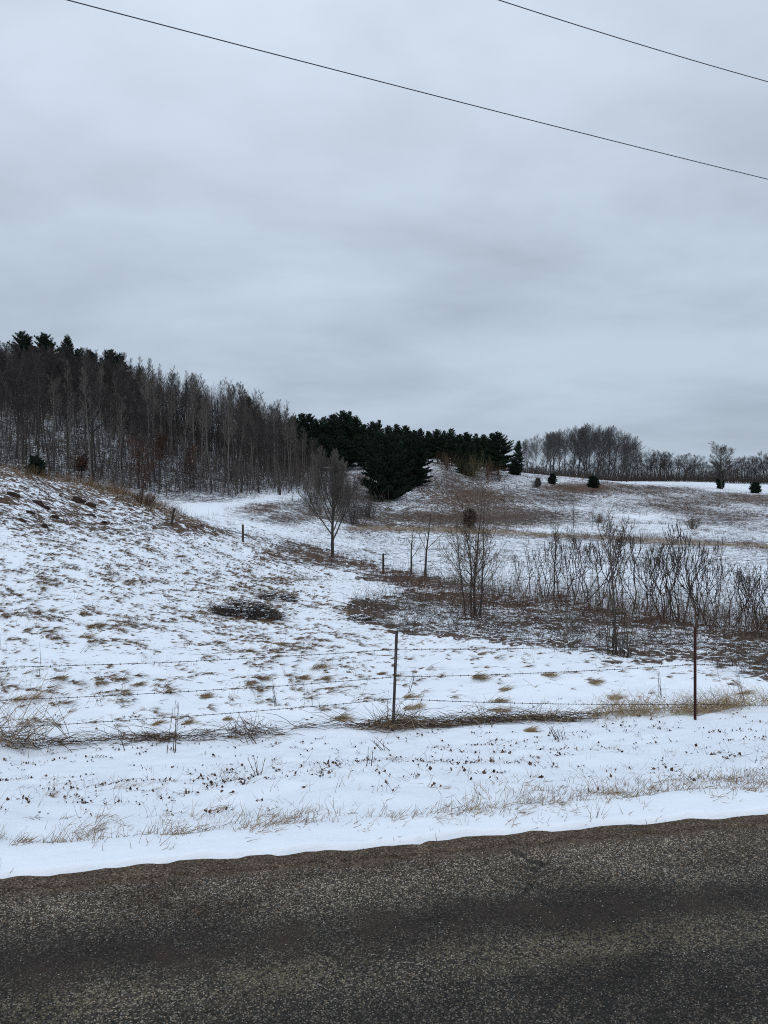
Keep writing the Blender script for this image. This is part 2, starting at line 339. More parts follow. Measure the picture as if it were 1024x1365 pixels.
M = dict(
 snow=snow_mat(), ground=ground_mat(), road=road_mat(), gravel=gravel_mat(), stone=stone_mat(),
 grass=stem_mat('dry_grass', [(0, (.075, .045, .025)), (.35, (.17, .11, .06)), (.7, (.30, .215, .125)), (1, (.46, .36, .23))]),
 weed=stem_mat('dead_weed_stalks', [(0, (.035, .024, .018)), (.4, (.085, .055, .036)), (.75, (.15, .105, .072)), (1, (.28, .22, .16))]),
 cane=stem_mat('brush_canes', [(0, (.022, .018, .016)), (.4, (.055, .042, .034)), (.7, (.105, .082, .068)), (1, (.20, .165, .14))]),
 redcane=stem_mat('red_brown_canes', [(0, (.030, .018, .013)), (.5, (.078, .043, .030)), (.8, (.13, .075, .052)), (1, (.22, .15, .10))]),
 leaf=stem_mat('dead_leaves', [(0, (.03, .018, .012)), (.5, (.075, .04, .025)), (1, (.16, .09, .05))]),
 bark=stem_mat('dark_bark', [(0, (.028, .024, .022)), (.5, (.05, .043, .038)), (1, (.085, .075, .068))], noise_sc=3),
 twig=stem_mat('dark_twigs', [(0, (.035, .029, .027)), (.6, (.07, .058, .052)), (1, (.12, .10, .09))]),
 palebark=stem_mat('pale_bark', [(0, (.055, .05, .044)), (.5, (.11, .10, .09)), (1, (.19, .175, .16))], noise_sc=2),
 paletwig=stem_mat('pale_twigs', [(0, (.055, .048, .043)), (.6, (.10, .09, .08)), (1, (.16, .145, .13))]),
 tantwig=stem_mat('tan_twigs', [(0, (.07, .056, .044)), (.6, (.125, .10, .08)), (1, (.18, .15, .12))]),
 darktwig=stem_mat('blackish_twigs', [(0, (.02, .017, .018)), (.6, (.045, .038, .037)), (1, (.085, .072, .066))]),
 shrubbark=stem_mat('shrub_bark', [(0, (.035, .028, .024)), (.5, (.065, .052, .044)), (1, (.11, .09, .078))]),
 greytwig=stem_mat('grey_twigs', [(0, (.05, .047, .047)), (.6, (.09, .084, .083)), (1, (.14, .132, .13))]),
 russet=stem_mat('russet_leaves', [(0, (.03, .015, .010)), (.6, (.075, .034, .020)), (1, (.13, .062, .036))]),
 needle=stem_mat('pine_needles', [(0, (.006, .014, .010)), (.5, (.017, .034, .022)), (.85, (.034, .058, .034)), (1, (.06, .082, .045))]),
 needle2=stem_mat('spruce_needles', [(0, (.005, .012, .008)), (.5, (.013, .027, .018)), (1, (.032, .052, .032))]),
 steel=None, wood=stem_mat('weathered_wood', [(0, (.035, .03, .026)), (1, (.08, .07, .06))], noise_sc=9),
)
def post_mat():
    m, nt, p = new_mat('rusted_steel'); g = N(nt); tc = g.node('ShaderNodeTexCoord').outputs['Object']
    c = g.ramp(g.noise(g.mapping(tc, (12, 12, 3)), 2.2, 7, .7), [(.3, (.028, .018, .016)), (.5, (.06, .048, .042)), (.62, (.10, .10, .098)), (.75, (.15, .15, .148))])
    g.link(c, p.inputs['Base Color']); p.inputs['Metallic'].default_value = .2; p.inputs['Roughness'].default_value = .65
    g.link(g.bump(g.noise(tc, 60, 5), .4, .002), p.inputs['Normal']); return m
def flat_mat(name, c, rough=.6, metal=0.):
    m, nt, p = new_mat(name); g = N(nt); tc = g.node('ShaderNodeTexCoord').outputs['Object']
    g.link(g.mix(g.noise(tc, 20, 5), (c[0] * .7, c[1] * .7, c[2] * .7, 1), (c[0] * 1.3, c[1] * 1.3, c[2] * 1.3, 1)), p.inputs['Base Color'])
    p.inputs['Roughness'].default_value = rough; p.inputs['Metallic'].default_value = metal; return m
M['steel'] = post_mat()
M['redsteel'] = flat_mat('oxide_red_steel', (.045, .016, .014), .7, .1)
M['cable'] = flat_mat('dark_grey_cable', (.05, .052, .058), .5)
M['wire'] = flat_mat('rusty_wire', (.05, .035, .028), .6, .4)
M['soil'] = flat_mat('bare_soil', (.028, .018, .013), .95)

# ------------------------------------------------------------------ mesh building
class MB:
    def __init__(s): s.v = []; s.q = []; s.t = []; s.a = []; s.n = 0
    def add(s, v, q=None, t=None, a=None):
        v = np.asarray(v, np.float32).reshape(-1, 3)
        if q is not None and len(q): s.q.append(np.asarray(q, np.int64).reshape(-1, 4) + s.n)
        if t is not None and len(t): s.t.append(np.asarray(t, np.int64).reshape(-1, 3) + s.n)
        s.v.append(v); s.a.append(np.full(len(v), .5, np.float32) if a is None else np.broadcast_to(np.asarray(a, np.float32), (len(v),)))
        s.n += len(v)
    def tubes(s, P, Rr, m=3, a=None):
        P = np.asarray(P, float); Nn, Kk, _ = P.shape; Rr = np.broadcast_to(np.asarray(Rr, float), (Nn, Kk))
        T = np.empty_like(P); T[:, 1:-1] = P[:, 2:] - P[:, :-2]; T[:, 0] = P[:, 1] - P[:, 0]; T[:, -1] = P[:, -1] - P[:, -2]
        T /= np.linalg.norm(T, axis=2, keepdims=True) + 1e-9
        ref = np.where(np.abs(T[:, :1, 2:3]) > .8, np.array([[[1., 0, 0]]]), np.array([[[0, 0, 1.]]]))
        A_ = np.cross(T, np.broadcast_to(ref, T.shape)); A_ /= np.linalg.norm(A_, axis=2, keepdims=True) + 1e-9; B_ = np.cross(T, A_)
        ang = np.arange(m) * 2 * math.pi / m
        V = P[:, :, None] + Rr[:, :, None, None] * (np.cos(ang)[:, None] * A_[:, :, None] + np.sin(ang)[:, None] * B_[:, :, None])
        base = (np.arange(Nn) * Kk * m)[:, None, None]; k = (np.arange(Kk - 1) * m)[None, :, None]; j = np.arange(m)[None, None, :]; j2 = (j + 1) % m
        q = np.stack([base + k + j, base + k + j2, base + k + m + j2, base + k + m + j], -1)
        if a is None: a = rng.random(Nn)
        s.add(V, q=q, a=np.repeat(np.broadcast_to(a, (Nn,)), Kk * m))
    def tris(s, V, a):            # V (N,3,3)
        Nn = len(V); s.add(V, t=np.arange(Nn * 3).reshape(-1, 3), a=np.repeat(a, 3))
    def mesh(s, name, smooth=False):
        v = np.concatenate(s.v); me = bpy.data.meshes.new(name)
        q = np.concatenate(s.q) if s.q else np.zeros((0, 4), int); t = np.concatenate(s.t) if s.t else np.zeros((0, 3), int)
        me.vertices.add(len(v)); me.vertices.foreach_set('co', v.ravel())
        me.loops.add(q.size + t.size); me.loops.foreach_set('vertex_index', np.concatenate([q.ravel(), t.ravel()]).astype(np.int32))
        me.polygons.add(len(q) + len(t))
        me.polygons.foreach_set('loop_start', np.concatenate([np.arange(len(q)) * 4, q.size + np.arange(len(t)) * 3]).astype(np.int32))
        me.polygons.foreach_set('use_smooth', np.full(len(q) + len(t), smooth))
        at_ = me.attributes.new('rnd', 'FLOAT', 'POINT'); at_.data.foreach_set('value', np.concatenate(s.a))
        me.update(calc_edges=True); return me
def link(name, data, mat=None, parent=None, loc=(0, 0, 0)):
    o = bpy.data.objects.new(name, data); COL.objects.link(o); o.location = loc
    if parent is not None: o.parent = parent
    if mat is not None and data is not None and len(data.materials) == 0: data.materials.append(mat)
    return o
def tag(o, label=None, cat=None, group=None, kind=None):
    if label: o['label'] = label
    if cat: o['category'] = cat
    if group: o['group'] = group
    if kind: o['kind'] = kind
    return o
def thing(name, label, cat, loc, group=None, rz=0., sc=1.):
    o = link(name, None, loc=loc); o.rotation_euler = (0, 0, rz); o.scale = (sc,) * 3 if np.isscalar(sc) else sc
    o.empty_display_size = .3
    return tag(o, label, cat, group)
def place(name, parts, loc, label, cat, group=None, rz=None, sc=1.):
    rz = random.uniform(0, 6.28) if rz is None else rz
    t = thing(name, label, cat, loc, group, rz, sc)
    for pn, me, mt in parts: link(pn, me, mt, t)
    return t

# ------------------------------------------------------------------ the ground
def steps(*segs):
    out = [segs[0][0]]
    for a, b, n_ in segs: out += list(np.linspace(a, b, n_ + 1)[1:])
    return np.array(out)
vs = np.concatenate([steps((-300, -20, 20), (-20, -3.5, 14), (-3.5, -3.1, 6), (-3.1, 3.38, 10), (3.38, 3.62, 18), (3.62, 12, 150)), 12 + (np.exp(np.linspace(0, math.log(1 + 1600 / 14.), 430)) - 1)[1:] * 14.])
ux = np.linspace(-1, 1, 860); us = np.sinh(ux * 7.0) / math.sinh(7.0) * 1500
UU, VV = np.meshgrid(us, vs); GX, GY = xy(UU, VV)
mac = macro(GX, GY); GZ = height(GX, GY, mac)
cvr, tnt = cover(GX, GY, GZ)
nr, nc = GX.shape; idx = np.arange(nr * nc).reshape(nr, nc)
g = MB(); g.add(np.stack([GX, GY, GZ], -1), q=np.stack([idx[:-1, :-1], idx[:-1, 1:], idx[1:, 1:], idx[1:, :-1]], -1))
gm = g.mesh('snowy_ground', True)
for nm, ar in (('cover', cvr), ('tint', tnt)):
    a_ = gm.attributes.new(nm, 'FLOAT', 'POINT'); a_.data.foreach_set('value', ar.ravel().astype(np.float32))
tag(link('ground', gm, M['ground']), kind='structure')

def strip(name, v0, v1, z, mat, nu, nv, wav=0.):
    uu = np.linspace(-120, 120, nu) if wav == 0 else np.concatenate([np.linspace(-120, -6, 120)[:-1], np.linspace(-6, 8, nu), np.linspace(8, 120, 120)[1:]])
    vv = np.linspace(0, 1, nv); U2, V2 = np.meshgrid(uu, vv)
    lo = v0 + wav * (fbm(U2 * 2.2, U2 * 0, 91, 4) - .5) * 2 + wav * 1.3 * (fbm(U2 * 12, U2 * 0, 92, 3) - .5); vvv = lo * (1 - V2) + v1 * V2
    zz = z + (-.0065 + .0085 * np.minimum(V2 * 5, 1) + .002 * fbm(U2 * 20, vvv * 20, 93, 2) if wav else 0 * U2)
    m_ = MB(); ii = np.arange(U2.size).reshape(U2.shape)
    m_.add(np.stack([U2, vvv, zz], -1), q=np.stack([ii[:-1, :-1], ii[:-1, 1:], ii[1:, 1:], ii[1:, :-1]], -1))
    o = link(name, m_.mesh(name, True), mat); o.rotation_euler = (0, 0, TH); return tag(o, kind='structure')
strip('road', -3.3, V_EDGE + .075, 0.0, M['road'], 60, 8)
strip('gravel_shoulder', V_EDGE - .075, V_EDGE + .08, .004, M['gravel'], 700, 14, .035)

# loose chips on the asphalt and pebbles on the shoulder (small real stones)
def stones(n_, v0, v1, s0, s1, z, umin=-3.2, umax=4.5, pw=1.0):
    octv = np.array([[1, 0, 0], [0, 1, 0], [-1, 0, 0], [0, -1, 0], [0, 0, 1.]]); octf = np.array([[0, 1, 4], [1, 2, 4], [2, 3, 4], [3, 0, 4]])
    uu = rng.uniform(umin, umax, n_); vv = v0 + (v1 - v0) * rng.random(n_) ** pw; s_ = rng.uniform(s0, s1, n_) * .5
    X, Y = xy(uu, vv); an = rng.uniform(0, 6.28, n_)
    vert = octv[None] * s_[:, None, None] * rng.uniform(.6, 1.3, (n_, 5, 3)) * np.array([1, 1, .8])
    vx = vert[..., 0] * np.cos(an)[:, None] - vert[..., 1] * np.sin(an)[:, None]; vy = vert[..., 0] * np.sin(an)[:, None] + vert[..., 1] * np.cos(an)[:, None]
    V = np.stack([vx + X[:, None], vy + Y[:, None], vert[..., 2] + z - .0005], -1)
    return V, (np.arange(n_)[:, None, None] * 5 + octf[None]).reshape(-1, 3)
m_ = MB(); V, t_ = stones(26000, 1.9, V_EDGE - .02, .003, .007, 0.002); m_.add(V, t=t_, a=np.repeat(rng.random(26000) ** 1.6, 5))
tag(link('road_chippings', m_.mesh('chippings'), M['stone']), 'loose grey stone chippings scattered over the asphalt road', 'gravel', kind='stuff')
m_ = MB(); V, t_ = stones(16000, V_EDGE + .03, V_EDGE - .42, .003, .011, .006, pw=2.2); m_.add(V, t=t_)
tag(link('shoulder_gravel', m_.mesh('pebbles'), M['gravel']), 'loose brown gravel along the snow edge of the road', 'gravel', kind='stuff')

# ------------------------------------------------------------------ scatter helpers
def nrm(v): return v / (np.linalg.norm(v, axis=-1, keepdims=True) + 1e-9)
def blades(mb, X, Y, Z, L, lean, az, r, K_=4, m=3, a=None, droop=.0, jit=.15):
    """thin bent stems; lean 0 = upright, 1 = flat; az = heading of the lean"""
    n_ = len(X); P = np.zeros((n_, K_, 3)); P[:, 0] = np.stack([X, Y, Z], -1)
    th = lean * math.pi / 2
    for k in range(1, K_):
        h = np.stack([np.cos(az) * np.sin(th), np.sin(az) * np.sin(th), np.cos(th)], -1) + rng.normal(0, jit, (n_, 3))
        P[:, k] = P[:, k - 1] + nrm(h) * (L / (K_ - 1))[:, None]; th = th + droop
    rr = r[:, None] * np.linspace(1, .3, K_)[None]
    mb.tubes(P, rr, m, a); return P
def sample(n_, Y0, Y1, prob, sx=.56, power=1.0):
    """points over the visible wedge (a bit wider), thinned by a density function of world place"""
    Y = Y0 + (Y1 - Y0) * rng.random(n_) ** power; X = rng.uniform(-sx, sx, n_) * Y
    Z = height(X, Y); p_ = prob(X, Y, Z); k = rng.random(n_) < p_
    return X[k], Y[k], Z[k]
def clump(mb, X, Y, Z, nb, L, lean, az, r, spread=.05, azs=.5, a0=None, **kw):
    """nb blades at each point"""
    n_ = len(X); rep = lambda q: np.repeat(q, nb)
    L2 = rep(L) * rng.uniform(.45, 1.1, n_ * nb); az2 = rep(az) + rng.normal(0, azs, n_ * nb)
    le = np.clip(rep(lean) + rng.normal(0, .12, n_ * nb), 0, 1.15)
    a = np.clip(rep(rng.random(n_) if a0 is None else a0) * .6 + rng.random(n_ * nb) * .4, 0, 1)
    s_ = rep(spread * np.ones(n_)) * 1.0
    blades(mb, rep(X) + rng.normal(0, 1, n_ * nb) * s_, rep(Y) + rng.normal(0, 1, n_ * nb) * s_, rep(Z) - .01, L2, le, az2, rep(r) * rng.uniform(.6, 1.2, n_ * nb), a=a, **kw)

# ---- bent grass tufts poking out of the snowy field
mb = MB()
def pf(X, Y, Z):
    a, b = humm(X, Y); u, v = uv(X, Y); px, py = project(X, Y, Z)
    dens = np.clip(.25 + .75 * sstep(620, 250, px), 0, 1) * sstep(V_EDGE + 6.6, V_EDGE + 8, v)
    return dens * (Y < 27 + 30 * (px < 440)) * sstep(.47, .75, a * .55 + b * .45) * (1 - .8 * thick_mask(X, Y, Z)) * np.clip(2.6 * (fbm(X * .35, Y * .35, 81, 3) - .22), .05, 1.3) * (.35 + .9 * sstep(.35, .9, 1 - abs(2 * fbm(X * .9 + .35 * Y, Y * 3.0, 83, 2) - 1)))
X, Y, Z = sample(105000, 9.8, 46, pf, power=.85)
print('tufts', len(X))
az = np.where(rng.random(len(X)) < .88, rng.normal(-.3, .35, len(X)) - .35 * sstep(20, 34, Y), rng.uniform(0, 6.28, len(X)))
clump(mb, X, Y, Z - .004, 12, np.exp(rng.normal(-2.15, .55, len(X))).clip(.04, .42), rng.uniform(.76, 1.0, len(X)), az, .0022 + Y * .00011, spread=.016, azs=.15, droop=.15, jit=.05, a0=rng.random(len(X)) ** 1.3 * .5)
X0, Y0, Z0 = X, Y, Z
X, Y, Z = sample(90000, 9.8, 40, lambda X, Y, Z: pf(X, Y, Z) * .55 + .04 * sstep(V_EDGE + 6.6, V_EDGE + 8, uv(X, Y)[1]) * (Y < 25 + 15 * (X < 0)), power=.8); az = rng.normal(-.25, .3, len(X)) - .35 * sstep(20, 34, Y); print('fine', len(X))
clump(mb, X, Y, Z - .003, 4, np.exp(rng.normal(-2.3, .5, len(X))).clip(.03, .3), rng.uniform(.85, 1.0, len(X)), az, .0020 + Y * .00010, spread=.014, azs=.12, droop=.1, jit=.04, a0=rng.random(len(X)) * .7)
X, Y, Z = X0, Y0, Z0; az = rng.uniform(0, 6.28, len(X))
sel = rng.random(len(X)) < .02     # a few upright stalks
clump(mb, X[sel], Y[sel], Z[sel], 3, rng.uniform(.25, .6, sel.sum()), rng.uniform(0, .35, sel.sum()), az[sel], .0016 + Y[sel] * .00008, spread=.03, azs=1.5, droop=.05, jit=.12, a0=np.zeros(sel.sum()))
# bigger tan tufts, placed where the photograph has them
for px, py, s_ in ((68, 815, 1.3), (120, 835, 1), (108, 850, 1), (135, 912, .8), (30, 930, 1.6), (80, 905, .8), (180, 913, .8), (268, 930, .9), (425, 890, 1.5), (400, 905, 1.0), (432, 905, 1.1),
                   (636, 903, 1.3), (673, 921, 1), (727, 900, .8), (660, 935, 1), (662, 947, 1), (548, 930, 1), (545, 945, 1), (450, 960, 1.1), (248, 965, .9), (205, 965, .6), (350, 905, .8),
                   (300, 960, .6), (238, 742, 1.), (246, 765, 1.2), (332, 762, .9), (505, 898, .7), (640, 872, .7), (790, 910, 1), (820, 930, .9), (700, 975, .8), (985, 925, 1)):
    x, y, z = at(px, py); nn_ = 5
    X = x + rng.normal(0, .05, nn_) * s_; Y = y + rng.normal(0, .05, nn_) * s_; Z = np.full(nn_, z)
    clump(mb, X, Y, Z, 26, np.full(nn_, .20 * s_), np.full(nn_, .72), np.full(nn_, random.uniform(-.9, .3)), np.full(nn_, .0026 + y * .00007), spread=.03 * s_, azs=.5, droop=.2, jit=.08, a0=rng.uniform(.4, 1, nn_))
tag(link('field_grass', mb.mesh('field_grass'), M['grass']), 'bent tan grass tufts showing through the snow in the field', 'grass', kind='stuff')

# ---- grass along the road
mb = MB()
def pr(X, Y, Z):
    u, v = uv(X, Y); q = v - V_EDGE; band = np.exp(-((q - .62 - .3 * (fbm(u * .7, u * 0, 5, 2) - .5)) / .28) ** 2)
    return np.clip(band * (.25 + sstep(.35, .65, fbm(u * 1.3, v, 8, 2))) + .07 * (q > .06), 0, 1)
X, Y, Z = sample(7500, 3.2, 7.6, pr, sx=.62); nn_ = len(X); print('road grass', nn_)
clump(mb, X, Y, Z, 4, rng.uniform(.03, .12, nn_), rng.uniform(.15, .9, nn_), rng.normal(.1, 1.3, nn_), np.full(nn_, .0015), spread=.035, azs=1.2, droop=.06, jit=.07, a0=rng.uniform(.0, 1, nn_))
sel = rng.random(nn_) < .12
clump(mb, X[sel], Y[sel], Z[sel], 9, rng.uniform(.05, .13, sel.sum()), rng.uniform(.8, 1.0, sel.sum()), rng.normal(.2, .5, sel.sum()), np.full(sel.sum(), .0018), spread=.035, azs=.9, droop=.08, jit=.07, a0=rng.uniform(.15, .9, sel.sum()))
for px, py, s_ in ((140, 1105, 1.2), (135, 1090, .8), (245, 1112, 1.2), (290, 1082, 1), (345, 1108, 1.2), (388, 1098, 1.3), (400, 1088, 1), (165, 1050, .9), (60, 1060, .7), (200, 1055, .6), (530, 1095, .9), (600, 1088, .8), (740, 1072, .8),
                   (820, 1060, .9), (900, 1045, 1), (960, 1040, .9), (640, 1085, .7), (470, 1100, .7), (30, 1125, .7), (690, 1080, .8), (865, 1055, .8), (1000, 1055, .8)):
    x, y, z = at(px, py, 3.6); q = 6
    clump(mb, x + rng.normal(0, .05, q) * s_, y + rng.normal(0, .03, q), np.full(q, z), 9, np.full(q, .10 * s_), np.full(q, .78), np.full(q, random.uniform(-.6, 1.)), np.full(q, .0018), spread=.03 * s_, azs=.8, droop=.1, jit=.12, a0=rng.uniform(.3, 1, q))
tag(link('roadside_grass', mb.mesh('roadside_grass'), M['grass']), 'short dry grass poking through the snow beside the road', 'grass', kind='stuff')

# ---- leaf litter and bits on the verge
mb = MB()
def pl(X, Y, Z):
    u, v = uv(X, Y); q = v - V_EDGE
    return .12 + .6 * sstep(1.0, 3.5, q) * sstep(6.9, 5.5, q) * sstep(.45, .75, fbm(X * .9, Y * .9, 85, 3))
X, Y, Z = sample(3300, 4.4, 11.5, pl, sx=.6); nn_ = len(X); print('leaves', nn_)
rep = 3; cx = np.repeat(X, rep) + rng.normal(0, .035, nn_ * rep); cy = np.repeat(Y, rep) + rng.normal(0, .02, nn_ * rep); cz = np.repeat(Z, rep) + rng.uniform(.0, .025, nn_ * rep)
c0 = np.stack([cx, cy, cz], -1); d1 = rng.normal(0, 1, c0.shape); d1[:, 2] *= .6; d1 = nrm(d1) * rng.uniform(.006, .019, (nn_ * rep, 1)); d2 = np.cross(d1, nrm(rng.normal(0, 1, c0.shape))) * .8
V = np.stack([c0 - d1, c0 + d2, c0 + d1, c0 - d2 + np.array([0, 0, .01])], 1); kk = len(V)
mb.add(V, t=np.stack([np.arange(kk) * 4, np.arange(kk) * 4 + 1, np.arange(kk) * 4 + 2], -1), a=np.repeat(rng.random(kk), 4)); mb.t.append(np.stack([np.arange(kk) * 4, np.arange(kk) * 4 + 2, np.arange(kk) * 4 + 3], -1))
blades(mb, cx, cy, cz - .01, np.exp(rng.normal(-2.9, .6, kk)).clip(.02, .25), rng.uniform(.4, 1, kk), rng.uniform(0, 6.28, kk), np.full(kk, .0014), a=rng.random(kk) * .6)
tag(link('leaf_litter', mb.mesh('leaf_litter'), M['leaf']), 'curled brown leaves and stems lying on the roadside snow', 'leaf litter', kind='stuff')

# ---- tangle of dead vines along the foot of the fence
mb = MB()
def fence_y(X): return 9.93 + .149 * X
def tangle(px0, px1, n_, Lr, ra, dz=.08, azm=0., azs=.5, lean=(.7, 1.05), wd=.10, mb=mb, a0=None, droop=.0):
    X = rng.uniform((px0 - 512) / F * 9.7, (px1 - 512) / F * 9.9, n_) if px1 < 700 else rng.uniform((px0 - 512) / F * 10.3, (px1 - 512) / F * 10.9, n_)
    Y = fence_y(X) + rng.normal(-.02, wd, n_); Z = height(X, Y) + rng.uniform(0, dz, n_)
    L = rng.uniform(*Lr, n_); az = azm + rng.normal(0, azs, n_) + math.pi * (rng.random(n_) < .5)
    blades(mb, X, Y, Z, L, rng.uniform(*lean, n_), az, np.full(n_, ra) * rng.uniform(.6, 1.4, n_), K_=6, a=(rng.random(n_) if a0 is None else np.clip(a0 + rng.normal(0, .15, n_), 0, 1)), droop=droop, jit=.22)
tangle(-30, 800, 230, (.25, .8), .004, .07, azs=.3, lean=(.85, 1.05), wd=.07); tangle(480, 760, 260, (.3, .9), .005, .06, azs=.15, lean=(.9, 1.02), wd=.04)
tangle(-30, 110, 130, (.2, .7), .004, .08, azs=.8); tangle(200, 250, 70, (.12, .4), .0045, .05); tangle(120, 380, 150, (.15, .5), .004, .04, lean=(.8, 1.05)); tangle(305, 355, 70, (.15, .4), .0038, .10, azs=1.2, lean=(.3, 1))
tangle(500, 560, 110, (.15, .5), .0036, .1, azs=1., lean=(.3, 1)); tangle(640, 760, 120, (.1, .35), .0036, .08, azs=1., lean=(.3, 1))
tag(link('dead_vines', mb.mesh('dead_vines'), M['weed']), 'brown dead vines tangled along the foot of the wire fence', 'dead vines', kind='stuff')
mb = MB()
tangle(-40, 85, 70, (.5, 1.15), .0034, .05, azs=.7, lean=(.15, .7), wd=.2, mb=mb, a0=.8); tangle(-40, 60, 26, (.7, 1.25), .0045, .05, azs=.3, lean=(.3, .6), wd=.2, mb=mb, a0=.6)
for a_, b_, n_ in ((790, 860, 210), (830, 925, 300), (925, 975, 320), (960, 1060, 260), (610, 760, 50), (500, 560, 90)):
    tangle(a_, b_, n_, (.12, .45), .0032, .03, azs=.9, lean=(.1, .85), wd=.14, mb=mb, a0=.75, droop=.12)
tag(link('tall_grass', mb.mesh('tall_grass'), M['grass']), 'bleached tall grass standing along the fence', 'grass', kind='stuff')

# individual weed stalks near the fence
def stalk(px, py, h, n_, lean, lab, mat='weed', az=None, twigs=4, ymin=6, r=.0045, sp=.03):
    x, y, z = at(px, py, ymin); mb = MB(); az_ = az if az is not None else random.uniform(0, 6.28)
    P = blades(mb, rng.normal(0, sp, n_), rng.normal(0, sp, n_), np.full(n_, -.03), h * rng.uniform(.75, 1.1, n_), np.full(n_, lean), az_ + rng.normal(0, .35, n_), np.full(n_, r), K_=7, m=4, a=rng.random(n_) * .6, jit=.07)
    tw = mb; q = np.repeat(np.arange(n_), twigs); kx = rng.integers(2, 6, len(q)); b = P[q, kx]
    blades(tw, b[:, 0], b[:, 1], b[:, 2], rng.uniform(.06, .22, len(q)) * h, rng.uniform(.2, .6, len(q)), rng.uniform(0, 6.28, len(q)), np.full(len(q), r * .5), K_=4, a=rng.random(len(q)), jit=.15)
    t = thing('weed_stalk', lab, 'weed', (x, y, z), 'dead weed stalks standing in the snow')
    link('stem', mb.mesh('stem'), M[mat], t)
stalk(222, 1005, .62, 4, .04, 'pair of thick upright brown stalks at the fence foot left of the steel post', twigs=3, r=.005, sp=.075)
stalk(368, 940, .42, 3, .1, 'branched weed stalk with seed heads behind the fence left of centre', twigs=7)
stalk(545, 925, .45, 3, .15, 'forked dry stalk just behind the left steel post', twigs=6)
stalk(170, 1000, .4, 2, .25, 'thin single stalk in the tangle right of the tall bleached weeds')
stalk(50, 905, .62, 1, .06, 'tall thin lone stalk crossing the top fence wire at far left')
stalk(340, 990, .38, 5, .35, 'splayed spiky dry stalks in a tangle at the fence foot')
stalk(420, 1030, .22, 4, .7, 'low flattened brown weed on the snow below the fence, left of the steel post')
stalk(345, 1035, .24, 4, .6, 'small leaning brown weed on the verge below the splayed stalks')
stalk(745, 985, .25, 8, .4, 'dark leafy weed cluster at the fence foot right of centre', mat='redcane', twigs=6)
stalk(515, 1000, .32, 4, .5, 'reddish bramble shoots on the snow below the left steel post', mat='redcane', twigs=5)
stalk(880, 930, .5, 3, .1, 'fine upright weed in front of the brush left of the red-brown post', twigs=5)
stalk(990, 940, .5, 4, .15, 'fine upright weed near the right edge behind the tall grass', twigs=5)
stalk(490, 1063, .2, 2, .1, 'short thin stalk on the open verge between fence and road')
stalk(110, 870, .35, 3, .5, 'short forked stalk among field tufts behind the top wire at left')
stalk(95, 985, .75, 3, .45, 'long leaning pale stalk at the edge of the tall bleached weeds', mat='grass')

# ------------------------------------------------------------------ near fence
fence = thing('barbed_wire_fence', 'rusty barbed wire fence on steel posts crossing the snow beside the road', 'fence', (0, 0, 0))
def tpost(px, py, pxt, pyt, mat, nm_lab):
    x, y, z = at(px, py, 8); r0 = ray(pxt, pyt); k = y / r0[1]; top = np.array([r0[0] * k, y + .02, CAM_H + r0[2] * k])
    mb = MB(); s_ = .019
    prof = np.array([(-s_, -.004), (s_, -.004), (s_, .003), (.004, .003), (.004, .026), (-.004, .026), (-.004, .003), (-s_, .003)])
    b = np.array([x, y, z - .25]); n_ = 14
    ax = (top - b)
    V = []
    for i in range(n_):
        c = b + ax * i / (n_ - 1); V += [(c[0] + p_[0], c[1] - p_[1], c[2]) for p_ in prof]
    q = [[i * 8 + j, i * 8 + (j + 1) % 8, (i + 1) * 8 + (j + 1) % 8, (i + 1) * 8 + j] for i in range(n_ - 1) for j in range(8)]
    o = (n_ - 1) * 8; q += [[o, o + 1, o + 2, o + 7], [o + 3, o + 4, o + 5, o + 6]]
    # studs along the face
    for i in range(22):
        c = b + ax * (.22 + .76 * i / 21); vv = []
        for dx, dz, dy in ((-.007, -.006, 0), (.007, -.006, 0), (.007, .006, 0), (-.007, .006, 0), (-.005, -.004, -.010), (.005, -.004, -.010), (.005, .004, -.010), (-.005, .004, -.010)):
            vv.append((c[0] + dx, c[1] + .004 + dy - .003, c[2] + dz))
        o2 = len(V); V += vv; q += [[o2 + 4, o2 + 5, o2 + 6, o2 + 7]] + [[o2 + j, o2 + (j + 1) % 4, o2 + 4 + (j + 1) % 4, o2 + 4 + j] for j in range(4)]
    mb.add(V, q=q); ob = link('post', mb.mesh('post'), mat, fence); ob['label'] = nm_lab
    return b, ax
p1 = tpost(523, 975, 529, 841, M['steel'], 'leaning grey steel post')
p2 = tpost(927, 958, 927.5, 836, M['redsteel'], 'upright dark red-brown post with a narrow top')
def pxw(px, py, Y):
    r = ray(px, py); k = Y / r[1]; return np.array([r[0] * k, Y, CAM_H + r[2] * k])
